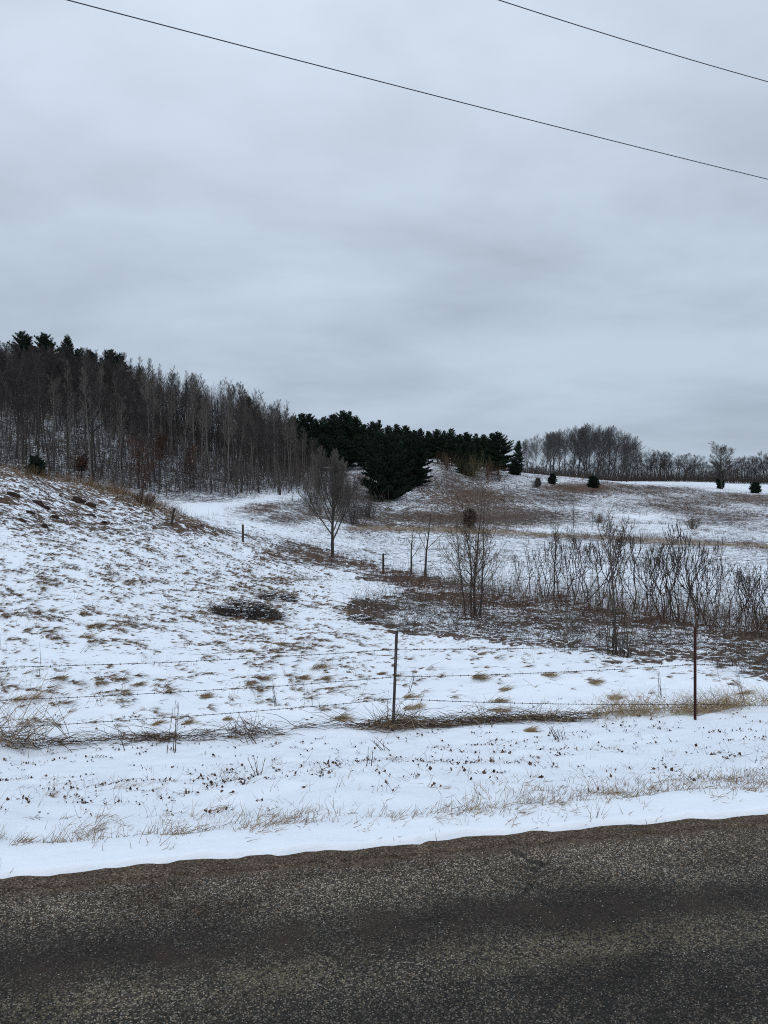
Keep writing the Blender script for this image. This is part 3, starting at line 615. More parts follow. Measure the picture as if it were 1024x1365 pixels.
# end posts stand outside the picture
lx = -8.6; ly = fence_y(lx); rx = 9.4; ry = fence_y(rx)
lz = float(height(np.array([lx]), np.array([ly]))[0]); rz_ = float(height(np.array([rx]), np.array([ry]))[0])
for (ex, ey, ez) in ((lx, ly, lz), (rx, ry, rz_)):
    mb = MB(); mb.tubes([[(ex, ey, ez - .3), (ex, ey, ez + .5), (ex + .01, ey, ez + 1.35)]], [[.035, .033, .03]], 8); link('post', mb.mesh('post'), M['steel'], fence)
def wire(anchors, seed, r_=.0024, barbs=True):
    P = []
    for (a, b, sag) in zip(anchors[:-1], anchors[1:], (.10, .03, .05)):
        a, b = np.array(a), np.array(b); n_ = 60
        t = np.linspace(0, 1, n_)[:, None]; q = a + (b - a) * t; q[:, 2] -= (4 * t * (1 - t)).ravel() * sag
        P.append(q if not P else q[1:])
    P = np.concatenate(P); P[:, 2] += .010 * (fbm(P[:, 0] * 1.5, P[:, 0] * 0, seed, 3) - .5); mb = MB()
    s_ = np.r_[0, np.cumsum(np.linalg.norm(np.diff(P, axis=0), axis=1))]; L = s_[-1]
    tt = np.arange(0, L, .02); Q = np.stack([np.interp(tt, s_, P[:, i]) for i in range(3)], -1)
    for ph in (0, math.pi):
        Q2 = Q.copy(); Q2[:, 1] += .0022 * np.cos(tt * 90 + ph); Q2[:, 2] += .0022 * np.sin(tt * 90 + ph); mb.tubes(Q2[None], r_, 4)
    if barbs:
        for s0 in np.arange(.05, L, .105):
            c = np.array([np.interp(s0, s_, P[:, i]) for i in range(3)])
            for k in range(2):
                d = rng.normal(0, 1, 3); d[0] *= .4; d = d / np.linalg.norm(d) * .016; mb.tubes([[c - d, c + d]], [[.0022, .0022]], 3)
            mb.tubes([[c - np.array([.005, 0, 0]), c + np.array([.005, 0, 0])]], [[.0065, .0065]], 5)
    link('wire', mb.mesh('wire'), M['wire'], fence)
def on_post(p, py):   # point on a post at an image row
    b, ax = p; ts = np.linspace(0, 1, 400); Q = b + ax * ts[:, None]; _, pys = project(Q[:, 0], Q[:, 1], Q[:, 2])
    i = np.argmin(abs(pys - py)); return Q[i] + np.array([0, -.016, 0])
for k, (ly_, y1, y2, ry_) in enumerate(((883, 865, 856, 858), (929, 902, 885, 890), (966, 931, 938, 930))):
    L0 = np.array([lx, ly - .02, 0.]); L0[2] = pxw(0, ly_, fence_y(-4.7))[2] + (.06 if k < 2 else .03)
    R0 = np.array([rx, ry - .02, pxw(1024, ry_, ry)[2]])
    wire([L0, on_post(p1, y1), on_post(p2, y2), R0], 100 + k)
# low bottom strand buried in the vines
P = [np.array([X_, fence_y(X_) - .03, float(height(np.array([X_]), np.array([fence_y(X_)]))[0]) + .10]) for X_ in (lx, p1[0][0], p2[0][0], rx)]
wire(P, 120, barbs=False)
# a snapped length of wire hanging loose by the left post
mb = MB(); q = on_post(p1, 931)
mb.tubes([[q, q + np.array([-.015, -.01, -.05]), q + np.array([-.03, -.01, -.10]), q + np.array([-.01, -.01, -.13])]], .002, 4); link('loose_wire', mb.mesh('loose_wire'), M['wire'], fence)

# ------------------------------------------------------------------ power lines
def cable(a, b, ha, hb, r_, lab):
    (pa, ra_), (pb, rb_) = a, b
    ra_, rb_ = ray(pa, ra_), ray(pb, rb_); A_ = np.array([0, 0, CAM_H]) + ra_ * (ha - CAM_H) / ra_[2]; B_ = np.array([0, 0, CAM_H]) + rb_ * (hb - CAM_H) / rb_[2]
    d = B_ - A_; t = np.linspace(-2.6, 3.6, 120); Q = A_ + d * t[:, None]; Q[:, 2] += .35 * ((t - .5) ** 2 - .25) * .35
    mb = MB(); mb.tubes(Q[None], r_, 6)
    o = link('power_line', mb.mesh('power_line', True), M['cable']); tag(o, lab, 'power line', 'overhead power lines')
cable((90, 0), (1024, 239), 9.2, 9.2, .0088, 'longer black overhead power line crossing the whole sky, the lower of the two')
cable((665, 0), (1024, 109), 10.2, 10.2, .0082, 'short black overhead power line in the upper right corner of the sky')

# ------------------------------------------------------------------ woody plants
class Tree:
    """levels: list of dict(n, t0, ang, ratio, rr, K, m, wander, up)"""
    def __init__(s, seed): s.r = np.random.default_rng(seed); s.L = {}
    def grow(s, p0, d, L, r, lvl, spec, tip=.25):
        q = spec[lvl]; K_ = q.get('K', 4); P = [np.array(p0, float)]; d = np.array(d, float); D = [d]
        for k in range(K_ - 1):
            d = d + s.r.normal(0, q.get('w', .1), 3) + np.array([0, 0, q.get('up', 0.)]); d = d / np.linalg.norm(d)
            P.append(P[-1] + d * L / (K_ - 1)); D.append(d)
        P = np.array(P); D = np.array(D); Rr = r * np.linspace(1, tip, K_) ** q.get('pw', 1.)
        s.L.setdefault(lvl, []).append((P, np.maximum(Rr, q.get('rmin', 0))))
        if lvl + 1 >= len(spec): return
        c = spec[lvl + 1]; n_ = max(1, int(round(c['n'] * (1 if lvl == 0 else s.r.uniform(.7, 1.3))))); az0 = s.r.uniform(0, 6.28)
        for i in range(n_):
            t = c['t0'] + (1 - c['t0']) * (i + s.r.uniform(.1, .9)) / n_; t = min(t, .99)
            f = t * (K_ - 1); a = int(f); f -= a; b = P[a] * (1 - f) + P[min(a + 1, K_ - 1)] * f; dd = D[min(a + 1, K_ - 1)]
            az = az0 + i * 2.399 + s.r.normal(0, .3); ang = c['ang'] * (1 - c.get('angt', 0.) * t) * s.r.uniform(.75, 1.25)
            ref = np.array([1., 0, 0]) if abs(dd[0]) < .8 else np.array([0, 1., 0]); e1 = np.cross(dd, ref); e1 /= np.linalg.norm(e1); e2 = np.cross(dd, e1)
            nd = dd * math.cos(ang) + (e1 * math.cos(az) + e2 * math.sin(az)) * math.sin(ang)
            sh = c.get('shape', lambda t: 1.3 - t)(t); l = L * c['ratio'] * sh * s.r.uniform(.75, 1.2)
            s.grow(b, nd, l, max((r * (1 - (1 - tip) * t)) * c['rr'], c.get('rmin', 0)), lvl + 1, spec, c.get('tip', .3))
    def mbs(s, split=1, mt=(6, 5, 4, 3, 3, 3)):
        out = []
        for rngl in (range(0, split), range(split, 9)):
            mb = MB()
            for l in rngl:
                if l in s.L:
                    by = {}
                    for P, Rr in s.L[l]: by.setdefault(len(P), []).append((P, Rr))
                    for kk, lst in by.items(): mb.tubes(np.array([a for a, _ in lst]), np.array([b for _, b in lst]), mt[l], s.r.random(len(lst)) if l > 0 else .5)
            out.append(mb)
        return out
def parts_of(T, bark, twig, split=1, names=('trunk', 'crown')):
    a, b = T.mbs(split); return [(names[0], a.mesh(names[0], True), M[bark]), (names[1], b.mesh(names[1]), M[twig])]

def real_h(parts): 
    m = 0
    for _, me, _2 in parts:
        a = np.empty(len(me.vertices) * 3, np.float32); me.vertices.foreach_get('co', a); m = max(m, float(np.percentile(a[2::3], 99.7)))
    return m
def aspen(seed, h=13., pale=True, dens=1.):
    T = Tree(seed); sp_ = [dict(K=9, w=.035, up=.02), dict(n=int(22 * dens), t0=.42, ang=R(48), angt=.35, ratio=.24, rr=.42, K=5, w=.10, up=.10, shape=lambda t: 1.25 - .95 * t, rmin=.012),
          dict(n=8, t0=.15, ang=R(38), ratio=.42, rr=.55, K=4, w=.12, up=.06, rmin=.008), dict(n=6, t0=.15, ang=R(35), ratio=.5, rr=.6, K=3, w=.15, up=.05, rmin=.0065)]
    sp_[1].update(ratio=.22, ang=R(38), t0=.5, n=17); sp_[2].update(n=7, ang=R(28), ratio=.5, rmin=.010, w=.07); sp_[3].update(n=5, ang=R(24), ratio=.62, w=.08, rmin=.0085); T.grow((0, 0, -.3), (0.02, 0, 1), h, h * .0095, 0, sp_, .12); return parts_of(T, 'palebark' if pale else 'bark', 'paletwig' if pale else 'darktwig')
def hardwood(seed, h=12., dens=1., low=.3, mat=('bark', 'twig'), ratio=.36, thick=.012):
    T = Tree(seed); sp_ = [dict(K=8, w=.06, up=.03), dict(n=int(17 * dens), t0=low, ang=R(52), angt=.45, ratio=ratio, rr=.5, K=6, w=.13, up=.12, shape=lambda t: 1.25 - .85 * t, rmin=.015),
          dict(n=9, t0=.2, ang=R(42), ratio=.42, rr=.5, K=4, w=.14, up=.08, rmin=.009), dict(n=7, t0=.1, ang=R(38), ratio=.5, rr=.6, K=3, w=.16, up=.05, rmin=.007)]
    sp_[2].update(n=11, ang=R(34), ratio=.5, w=.09); sp_[3].update(n=9, ang=R(28), ratio=.6, w=.10, rmin=.0095); T.grow((0, 0, -.3), (0, 0, 1), h, h * thick, 0, sp_, .15); return parts_of(T, *mat)
def vase(seed, h=14., spread=R(30), mat=('bark', 'twig'), n1=9, lean=(0, 0)):
    T = Tree(seed); sp_ = [dict(K=7, w=.05, up=.02), dict(n=n1, t0=.22, ang=spread, angt=.3, ratio=.62, rr=.55, K=7, w=.07, up=.05, shape=lambda t: 1.25 - .75 * t, rmin=.02),
          dict(n=9, t0=.25, ang=R(32), ratio=.36, rr=.5, K=5, w=.10, up=.06, rmin=.014), dict(n=6, t0=.2, ang=R(32), ratio=.5, rr=.6, K=3, w=.12, up=.06, rmin=.011)]
    sp_[1].update(n=13, shape=lambda t: 1.3 - .8 * t); sp_[2].update(n=13, t0=.12, ang=R(26), ratio=.55, w=.045, up=.10, K=6); sp_[3].update(n=13, t0=.08, ang=R(22), ratio=.55, w=.05, rmin=.0095); T.grow((0, 0, -.3), (lean[0], lean[1], 1), h, h * .013, 0, sp_, .2); return parts_of(T, *mat)
def round_tree(seed, h=11.):
    T = Tree(seed); sp_ = [dict(K=6, w=.05), dict(n=13, t0=.22, ang=R(62), angt=.5, ratio=.58, rr=.55, K=6, w=.09, up=.06, shape=lambda t: 1.15 - .45 * t, rmin=.02),
          dict(n=10, t0=.2, ang=R(38), ratio=.42, rr=.5, K=5, w=.12, up=.02, rmin=.014), dict(n=7, t0=.15, ang=R(36), ratio=.5, rr=.6, K=3, w=.14, rmin=.011)]
    sp_[0]['w'] = .02; sp_[1].update(n=24, ang=R(66), ratio=.52, w=.06, shape=lambda t: .75 + .6 * t - .55 * t * t, up=.05); sp_[2].update(n=14, ang=R(28), ratio=.5, w=.07); sp_[3].update(n=11, ang=R(24), ratio=.6, w=.07, rmin=.0125); T.grow((0, 0, -.3), (0, 0, 1), h * .85, h * .02, 0, sp_, .25); return parts_of(T, 'bark', 'twig')
def sapling(seed, h=4., n1=14, ratio=.3, mat=('bark', 'twig'), r_=.011, low=.25, lean=(0, 0), ang=42, dens=5):
    T = Tree(seed); sp_ = [dict(K=9, w=.04, up=.02), dict(n=n1, t0=low, ang=R(ang), angt=.4, ratio=ratio, rr=.45, K=6, w=.09, up=.07, shape=lambda t: 1.25 - 1.0 * t, rmin=.006),
          dict(n=dens, t0=.2, ang=R(34), ratio=.45, rr=.6, K=4, w=.12, up=.04, rmin=.0042), dict(n=3, t0=.3, ang=R(34), ratio=.45, rr=.7, K=3, w=.12, up=.04, rmin=.0034)]
    T.grow((0, 0, -.15), (lean[0], lean[1], 1), h, h * r_, 0, sp_, .12); return T
def sumac(seed, h=2.8, n_stem=3):
    """crooked stems that fork like antlers"""
    r = np.random.default_rng(seed); out = []
    def fork(p, d, L, rad, lvl, mb):
        P = [p - d * rad]; dd = d
        for k in range(4):
            dd = dd + r.normal(0, .13, 3); dd[2] += .10 + .05 * lvl; dd /= np.linalg.norm(dd); P.append(P[-1] + dd * L / 4)
        mb.tubes([P], [np.linspace(rad, rad * .72, 5)], 5 if lvl < 2 else 4, [r.random() * .7])
        if lvl < 4:
            az = r.uniform(0, 6.28); kids = 2 if r.random() < .7 else 3
            for k in range(kids):
                a = az + k * 2 * math.pi / kids + r.normal(0, .3); sp2 = r.uniform(.35, .75)
                nd = dd + sp2 * np.array([math.cos(a), math.sin(a), r.normal(0, .15)]); nd /= np.linalg.norm(nd)
                fork(P[-1], nd, L * r.uniform(.5, .78), max(rad * .69, .0076), lvl + 1, mb)
    for i in range(n_stem):
        st = MB(); a = i * 2 * math.pi / n_stem + r.uniform(-.5, .5); s_ = r.uniform(.12, .58)
        d = np.array([math.cos(a) * s_, math.sin(a) * s_, 1.]); d /= np.linalg.norm(d)
        fork(np.array([math.cos(a) * .12, math.sin(a) * .12, -.1]), d, h * r.uniform(.36, .46), .022 * r.uniform(.8, 1.2), 0, st); out.append(('stem', st.mesh('stem', True), M['shrubbark']))
    return out

def conifer(seed, h=12., width=2.6, low=.12, style='pine', mat='needle', dens=1., tuft=.28, prof=None, nw=.035):
    r = np.random.default_rng(seed); tr = MB(); br = tr; nd = MB()
    Pt = np.array([[r.normal(0, .04) * i * .3, r.normal(0, .04) * i * .3, -.3 + (h + .2) * i / 8] for i in range(9)]); tr.tubes(Pt[None], [np.linspace(h * .016, .02, 9)], 6)
    tp = []; td = []
    z = h * low
    prof = prof or ((lambda t: (1 - t ** 1.7) ** .9 * (.8 + .3 * min(1, t * 4)) * r.uniform(.7, 1.25) + .12 if t > 0 else .7) if style == 'pine' else (lambda t: (1 - t) ** .85))
    while z < h * .99:
        t = (z - h * low) / (h * (1 - low)); nb = int(r.integers(5, 8)); a0 = r.uniform(0, 6.28)
        for b in range(nb):
            az = a0 + b * 6.283 / nb + r.normal(0, .25); L = max(.3, width * prof(t) * r.uniform(.65, 1.2))
            el = (-.05 + .85 * t + r.normal(0, .12)) if style == 'pine' else (-.15 + .6 * t + r.normal(0, .1))
            f = (z + .3) / (h + .2) * 8; i0 = min(int(f), 7); p = Pt[i0] + (Pt[i0 + 1] - Pt[i0]) * (f - i0)
            d = np.array([math.cos(az) * math.cos(el), math.sin(az) * math.cos(el), math.sin(el)]); P = [p]
            for k in range(5):
                d = d + np.array([0, 0, .07 if style == 'pine' else .05]) + r.normal(0, .06, 3); d /= np.linalg.norm(d); P.append(P[-1] + d * L / 5)
            P = np.array(P); br.tubes(P[None], [np.linspace(.03 * (L / 2) + .01, .008, 6)], 4, [.4])
            ns = max(3, int(L * 6 * dens))
            for k in range(ns):
                u = .22 + .78 * (k + r.random()) / ns; f = u * 5; i0 = min(int(f), 4); c = P[i0] + (P[i0 + 1] - P[i0]) * (f - i0); ax = P[i0 + 1] - P[i0]; ax /= np.linalg.norm(ax)
                side = np.cross(ax, [0, 0, 1]); side /= np.linalg.norm(side) + 1e-9; sg = 1 if k % 2 else -1
                l2 = L * .34 * (1.15 - u) + .12; bd = ax * .75 + side * sg * .7 + np.array([0, 0, r.uniform(.0, .35)]); bd /= np.linalg.norm(bd)
                for q in range(max(1, int(l2 / .22 + .5))):
                    tp.append(c + bd * (q + .7) * .22 + r.normal(0, .04, 3)); td.append(bd)
            tp.append(P[-1]); td.append(d)
        z += h * .033 * r.uniform(.8, 1.3) if style == 'pine' else h * .028
    tp = np.array(tp); td = np.array(td); nn_ = 11; q = len(tp)
    c = np.repeat(tp, nn_, 0); ax = np.repeat(td, nn_, 0); dr = nrm(r.normal(0, 1, c.shape) * .75 + ax + np.array([0, 0, .3])); ln = tuft * r.uniform(.6, 1.15, (len(c), 1))
    sd = nrm(np.cross(dr, r.normal(0, 1, c.shape))) * nw * r.uniform(.7, 1.3, (len(c), 1)); c = c + r.normal(0, .03, c.shape)
    nd.tris(np.stack([c - sd, c + sd, c + dr * ln], 1), np.clip(np.repeat(r.random(q), nn_) * .5 + r.random(len(c)) * .5, 0, 1))
    return [('trunk', tr.mesh('trunk', True), M['bark']), ('crown', nd.mesh('crown'), M[mat])]

def ground_at(px, py, **k):
    x, y, z = at(px, py, **k); return (x, y, z - .03)

# ---- hero trees in the middle distance
# lone grey tree with an upright broom crown
T = Tree(5); sp_ = [dict(K=7, w=.03), dict(n=17, t0=.24, ang=R(43), angt=.5, ratio=.84, rr=.55, K=8, w=.05, up=.13, shape=lambda t: 1.02 - .5 * t, rmin=.02),
      dict(n=17, t0=.25, ang=R(26), ratio=.42, rr=.45, K=6, w=.05, up=.08, rmin=.010), dict(n=15, t0=.08, ang=R(20), ratio=.70, rr=.6, K=4, w=.05, up=.08, rmin=.0062), ]
T.grow((0, 0, -.2), (0, 0, 1), 5.9, .15, 0, sp_, .3); a_, b_ = T.mbs(1)
x, y, z = ground_at(443, 742, ymin=20)
hp = [('trunk', a_.mesh('trunk', True), M['bark']), ('crown', b_.mesh('crown'), M['paletwig'])]; hs = (742 - 596) * y / F / real_h(hp)
lone = place('bare_tree', hp, (x, y, z), 'lone bare grey tree with a dense upright broom crown standing on the brown grass strip', 'tree', rz=1.0, sc=(hs * 1.0, hs * 1.0, hs))
# multi-stem clump with a squirrel nest
x, y, z = ground_at(632, 826, ymin=14)
t = thing('tree_clump', 'tall bare clump of slender dark stems holding a round twig nest', 'tree', (x, y, z), None)
s_px = y / F
stems = [((-26, 0), (-24 - 14, -150), 5.2), ((-10, 0), (-6 - 2, -165), 5.6), ((2, 0), (8 - 4, -190), 5.9), ((16, 2), (30, -170), 5.5), ((10, 0), (-4, -120), 3.6)]
for i, ((bx, by), (tx, ty), hh_) in enumerate(stems):
    h_ = -ty * s_px; T = sapling(300 + i, h_, n1=22, ratio=.40, r_=.0095 if i < 4 else .012, low=.22, lean=((tx - bx) * s_px / h_, random.uniform(-.08, .08)), ang=44, dens=6)
    a_, b_ = T.mbs(1); o1 = link('trunk', a_.mesh('trunk', True), M['bark'], t, (bx * s_px * .45, random.uniform(-.25, .25), 0)); link('crown', b_.mesh('crown'), M['tantwig'], t, o1.location)
mb = MB(); n_ = 700; c = rng.normal(0, 1, (n_, 3)); c = nrm(c) * (rng.random((n_, 1)) ** .4) * np.array([.17, .17, .31]); d = nrm(rng.normal(0, 1, (n_, 3))) * .17
mb.tubes(np.stack([c - d, c + d * .1, c + d + rng.normal(0, .03, (n_, 3))], 1), .006, 3); nx = pxw(626, 690, y) - np.array([x, y, z])
link('twig_nest', mb.mesh('twig_nest'), M['cane'], t, tuple(nx))
mb = MB(); n_ = 60; blades(mb, rng.normal(0, .35, n_), rng.normal(0, .3, n_), np.full(n_, -.05), rng.uniform(.6, 2.2, n_), rng.uniform(0, .25, n_), rng.uniform(0, 6.28, n_), rng.uniform(.005, .011, n_), K_=6, jit=.08); link('basal_shoots', mb.mesh('basal_shoots'), M['redcane'], t)
# tall sapling with a sheaf of shoots
def shoot_tree(px, py, pyt, lab, seed, ns=26, n1=20, low=.3, ymin=12, ratio=.27, mat='tantwig', r_=.011):
    x, y, z = ground_at(px, py, ymin=ymin); h_ = (py - pyt) * y / F; T = sapling(seed, h_, n1=n1, ratio=ratio, r_=r_, low=low, dens=5); a_, b_ = T.mbs(1)
    t = place('sapling', [('trunk', a_.mesh('trunk', True), M['bark']), ('crown', b_.mesh('crown'), M[mat])], (x, y, z), lab, 'sapling', rz=0)
    if ns:
        mb = MB(); blades(mb, rng.normal(0, .16, ns), rng.normal(0, .16, ns), np.full(ns, -.05), rng.uniform(.5, .5 * h_, ns), rng.uniform(0, .18, ns), rng.uniform(0, 6.28, ns), rng.uniform(.006, .013, ns), K_=6, jit=.06); link('basal_shoots', mb.mesh('basal_shoots'), M['cane'], t)
    return t
shoot_tree(822, 872, 672, 'tall thin sapling rising out of a sheaf of shoots in front of the shrub row', 401, ns=34)
shoot_tree(738, 800, 690, 'straight thin sapling standing between the stem clump and the shrub row', 402, ns=5, ymin=20)
shoot_tree(548, 766, 700, 'crooked small bare tree left of the stem clump, thicker of the two there', 403, ns=14, n1=9, ratio=.4, ymin=30, r_=.028)
shoot_tree(567, 768, 665, 'leaning small bare tree left of the stem clump, slimmer of the two there', 404, ns=6, n1=10, ratio=.38, ymin=30, r_=.018)
shoot_tree(765, 703, 652, 'small bare tree on the far slope, left of the two by the snowy strip', 405, ns=4, ymin=60, n1=16, ratio=.4, low=.15, mat='twig')
shoot_tree(789, 706, 668, 'small bare tree on the far slope, right of the two by the snowy strip', 406, ns=4, ymin=60, n1=14, ratio=.35, low=.15, mat='twig')
shoot_tree(672, 690, 640, 'slim bare tree on the brown scrub slope behind the stem clump', 407, ns=0, ymin=60, ratio=.3, mat='twig')
shoot_tree(390, 668, 620, 'small bare tree on the snow at the forest edge beyond the track', 408, ns=0, ymin=60, ratio=.4, mat='twig')
shoot_tree(222, 661, 610, 'thin black leaning snag standing in the clearing below the forest', 409, ns=0, ymin=60, n1=5, ratio=.15, mat='twig')

# ---- the shrub row
sm = [sumac(500 + i, 2.8, [3, 2, 4, 3, 6, 2, 3, 4][i]) for i in range(8)]
spots = [(752, 800, .95, 'just right of the straight thin sapling'), (775, 806, 1.0, None), (790, 808, 1.05, None), (805, 812, 1.1, 'directly behind the tall sapling'), (838, 815, 1.1, None), (865, 820, .95, None),
         (888, 828, 1.12, None), (905, 830, 1.2, 'the widest, fanning from one foot'), (925, 836, 1.15, None), (945, 832, 1.05, None), (968, 838, 1.05, None), (988, 842, 1.0, None), (1003, 848, 1.15, 'next to the right edge'),
         (1020, 850, 1.1, None), (1045, 856, 1.1, None), (728, 797, .8, None), (712, 792, .7, None), (852, 812, .9, None), (880, 818, .85, None), (955, 826, .9, None), (820, 806, .95, None), (763, 796, .8, None), (1012, 838, .9, None), (935, 822, .85, None),
         (700, 788, .55, None), (690, 786, .5, None)]
for i, (px, py, s_, lb) in enumerate(spots):
    x, y, z = ground_at(px, py, ymin=14); s_ *= y / 27.
    k = 4 if 'widest' in (lb or '') else (i * 5 + 1) % 8
    place('sumac_shrub', sm[k], (x, y, z), ('forked bare shrub of the row, ' + lb) if lb else 'bare antler-branched shrub in the long row in front of the snowfield', 'shrub', 'bare shrubs in a row along the brush strip', sc=(s_ * random.uniform(.85, 1.1), s_ * random.uniform(.85, 1.1), s_ * random.uniform(.78, 1.1)))

# thin upright saplings and weeds between the shrubs
mb = MB(); q = 1100; px = rng.uniform(600, 1100, q); py = np.interp(px, [600, 680, 760, 860, 940, 1024, 1100], [784, 796, 806, 822, 834, 850, 862]) + rng.normal(0, 7, q)
Y = np.interp(py, [780, 800, 820, 840, 860], [38, 33, 28.5, 24, 20.5]) + rng.normal(0, .6, q); X = (px - 512) / F * Y; Z = height(X, Y)
P = blades(mb, X, Y, Z - .05, np.exp(rng.normal(-.15, .45, q)).clip(.3, 2.3), rng.uniform(0, .2, q), rng.uniform(0, 6.28, q), rng.uniform(.004, .009, q), K_=6, jit=.08)
i = np.repeat(np.arange(q), 6); b = P[i, rng.integers(2, 6, len(i))]; blades(mb, b[:, 0], b[:, 1], b[:, 2], rng.uniform(.1, .4, len(i)), rng.uniform(.15, .7, len(i)), rng.uniform(0, 6.28, len(i)), np.full(len(i), .0035), K_=3, jit=.12)
tag(link('weeds', mb.mesh('weeds'), M['tantwig']), 'thin upright weeds and shoots between the shrubs of the row', 'weeds', kind='stuff')
# ---- the brush strip itself
mb = MB()
pth = lambda X, Y, Z: thick_mask(X, Y, Z, 17).astype(float)
X, Y, Z = sample(52000, 13, 62, lambda X, Y, Z: pth(X, Y, Z) * sstep(.30, .52, fbm(X * .55, Y * .8, 95, 3)) * np.clip(24 / Y, .35, 1), power=.9); nn_ = len(X); print('canes', nn_)
px_, py_ = project(X, Y, Z); redl = seg_d(px_, py_, [(350, 742), (450, 745), (520, 765), (600, 798), (700, 810), (760, 810), (870, 828), (960, 838), (1060, 852)], 1.5)
isred = rng.random(nn_) < np.exp(-(redl / 20) ** 2)
for sel, key, lab, Ls in ((~isred, 'cane', 'dark tangled brush with snow between its stems, filling the low strip', .78), (isred, 'redcane', 'red-brown dead canes and weeds standing along the back of the brush strip', .72)):
    mb = MB(); q = int(sel.sum())
    L = rng.uniform(.4, 1.0, q) * Ls * (1.25 if key == 'redcane' else 1.); ln = np.where(rng.random(q) < (.75 if key == 'redcane' else .3), rng.uniform(0, .3, q), rng.uniform(.4, 1.0, q))
    P = blades(mb, X[sel], Y[sel], Z[sel] - .02, L, ln, rng.normal(0, 1.0, q) + math.pi * (rng.random(q) < .4),   .0026 + Y[sel] * .00014, K_=5, droop=.12, jit=.14)
    s2 = np.repeat(np.arange(q), 2); kx = rng.integers(1, 5, len(s2)); b = P[s2, kx]
    blades(mb, b[:, 0], b[:, 1], b[:, 2], rng.uniform(.1, .35, len(s2)), rng.uniform(.1, .9, len(s2)), rng.uniform(0, 6.28, len(s2)), .0015 + Y[sel][s2] * .00009, K_=3, jit=.15)
    tag(link('brush', mb.mesh('brush'), M[key]), lab, 'brush', kind='stuff')
# snow caught on the lying stems
X, Y, Z = sample(16000, 13, 40, lambda X, Y, Z: pth(X, Y, Z) * .6 * sstep(.62, .45, fbm(X * .55, Y * .8, 95, 3)), power=.8); q = len(X); mb = MB()
blades(mb, X, Y, Z + rng.uniform(.0, .22, q), rng.uniform(.04, .16, q), rng.uniform(.8, 1, q), rng.uniform(0, 6.28, q), rng.uniform(.006, .018, q), K_=4, m=5, jit=.1)
tag(link('snow_on_brush', mb.mesh('snow_on_brush', True), M['snow']), 'lumps of snow caught on the stems of the brush strip', 'snow', kind='stuff')

# ---- heaps of cut branches in the field
def heap(px, py, w_, h_, n_, lab, ymin=14):
    x, y, z = at(px, py, ymin); s_ = y / F; rw = w_ * s_ / 2; mb = MB()
    a = rng.uniform(0, 6.28, n_); r0 = np.sqrt(rng.random(n_)); bx = np.cos(a) * r0 * rw * .75; by = np.sin(a) * r0 * rw * .42; zz = (1 - r0) * h_ * s_ * rng.random(n_)
    gz = height(x + bx, y + by) - z
    blades(mb, bx, by, zz + gz, rng.uniform(.25, .8, n_) * rw * .62, rng.uniform(.6, 1.05, n_), np.arctan2(by * .6, bx) + rng.normal(0, .8, n_), rng.uniform(.004, .011, n_), K_=5, jit=.16, droop=.1, a=rng.random(n_) * .7)
    o = link('brush_heap', mb.mesh('brush_heap'), M['cane'], None, (x, y, z)); tag(o, lab, 'brush heap')
    mb = MB(); k = n_ // 6; i = rng.integers(0, n_, k)
    blades(mb, bx[i], by[i], zz[i] + gz[i] + .05, rng.uniform(.08, .25, k), np.full(k, .98), rng.uniform(0, 6.28, k), rng.uniform(.01, .025, k), K_=4, m=5); link('snow_cap', mb.mesh('snow_cap', True), M['snow'], o); o.children[0]['kind'] = 'stuff'
heap(330, 822, 105, 24, 1500, 'dark heap of cut branches lying in the open snowfield, the bigger one')
heap(370, 798, 62, 10, 500, 'flat smaller heap of branches right behind the bigger heap')
heap(480, 826, 40, 8, 260, 'loose fallen sticks at the left tip of the brush strip')

# ---- tall grass on the crest of the bank, and scrub on the slopes
mb = MB()
def pcr(X, Y, Z):
    px, py = project(X, Y, Z); return np.exp(-(seg_d(px, py, [(-200, 613), (0, 626), (60, 632), (130, 650), (200, 674), (235, 688)], 2) / 9) ** 2) * ((Y > 34) & (Y < 52)) * sstep(.3, .6, fbm(X * .3, Y * .3, 98, 2))
X, Y, Z = sample(60000, 32, 54, pcr, sx=.62); q = len(X); print('crest', q)
if q > 5200: X, Y, Z = X[:5200], Y[:5200], Z[:5200]; q = 5200
blades(mb, X, Y, Z, rng.uniform(.25, .7, q), rng.uniform(0, .5, q), rng.normal(0, .8, q), np.full(q, .007), K_=3, a=rng.uniform(0, .75, q) ** 1.4)
tag(link('crest_grass', mb.mesh('crest_grass'), M['grass']), 'tall brown grass along the crest of the left bank', 'grass', kind='stuff')
mb = MB()
def ps(X, Y, Z):
    c, t = cover(X, Y, Z); return np.clip((c - .22) * 1.6, 0, 1) * sstep(.38, .62, fbm(X * .25, Y * .18, 97, 3)) * (~thick_mask(X, Y, Z)) * (Y < 175)
X, Y, Z = sample(34000, 28, 175, ps, sx=.58, power=.75); q = len(X); print('scrub', q)
c_, t_ = cover(X, Y, Z)
for key, sel, lab in (('redcane', rng.random(q) < (1 - abs(t_ - .5) * 1.3), 'low red-brown scrub and dead weeds spread over the snowy slopes'), (None, None, None)):
    if key is None: continue
    for kk, ss, lb in ((key, sel, lab), ('cane', ~sel, 'low dark scrub spread over the snowy slopes')):
        mb = MB(); n2 = int(ss.sum()); hgt = rng.uniform(.25, .7, n2) * np.clip(Y[ss] / 90, .45, 1.)
        clump(mb, X[ss], Y[ss], Z[ss], 6, hgt, rng.uniform(.1, .6, n2), rng.uniform(0, 6.28, n2), .003 + Y[ss] * .00009, spread=.22, azs=1.6, K_=3)
        tag(link('scrub', mb.mesh('scrub'), M[kk]), lb, 'scrub', kind='stuff')

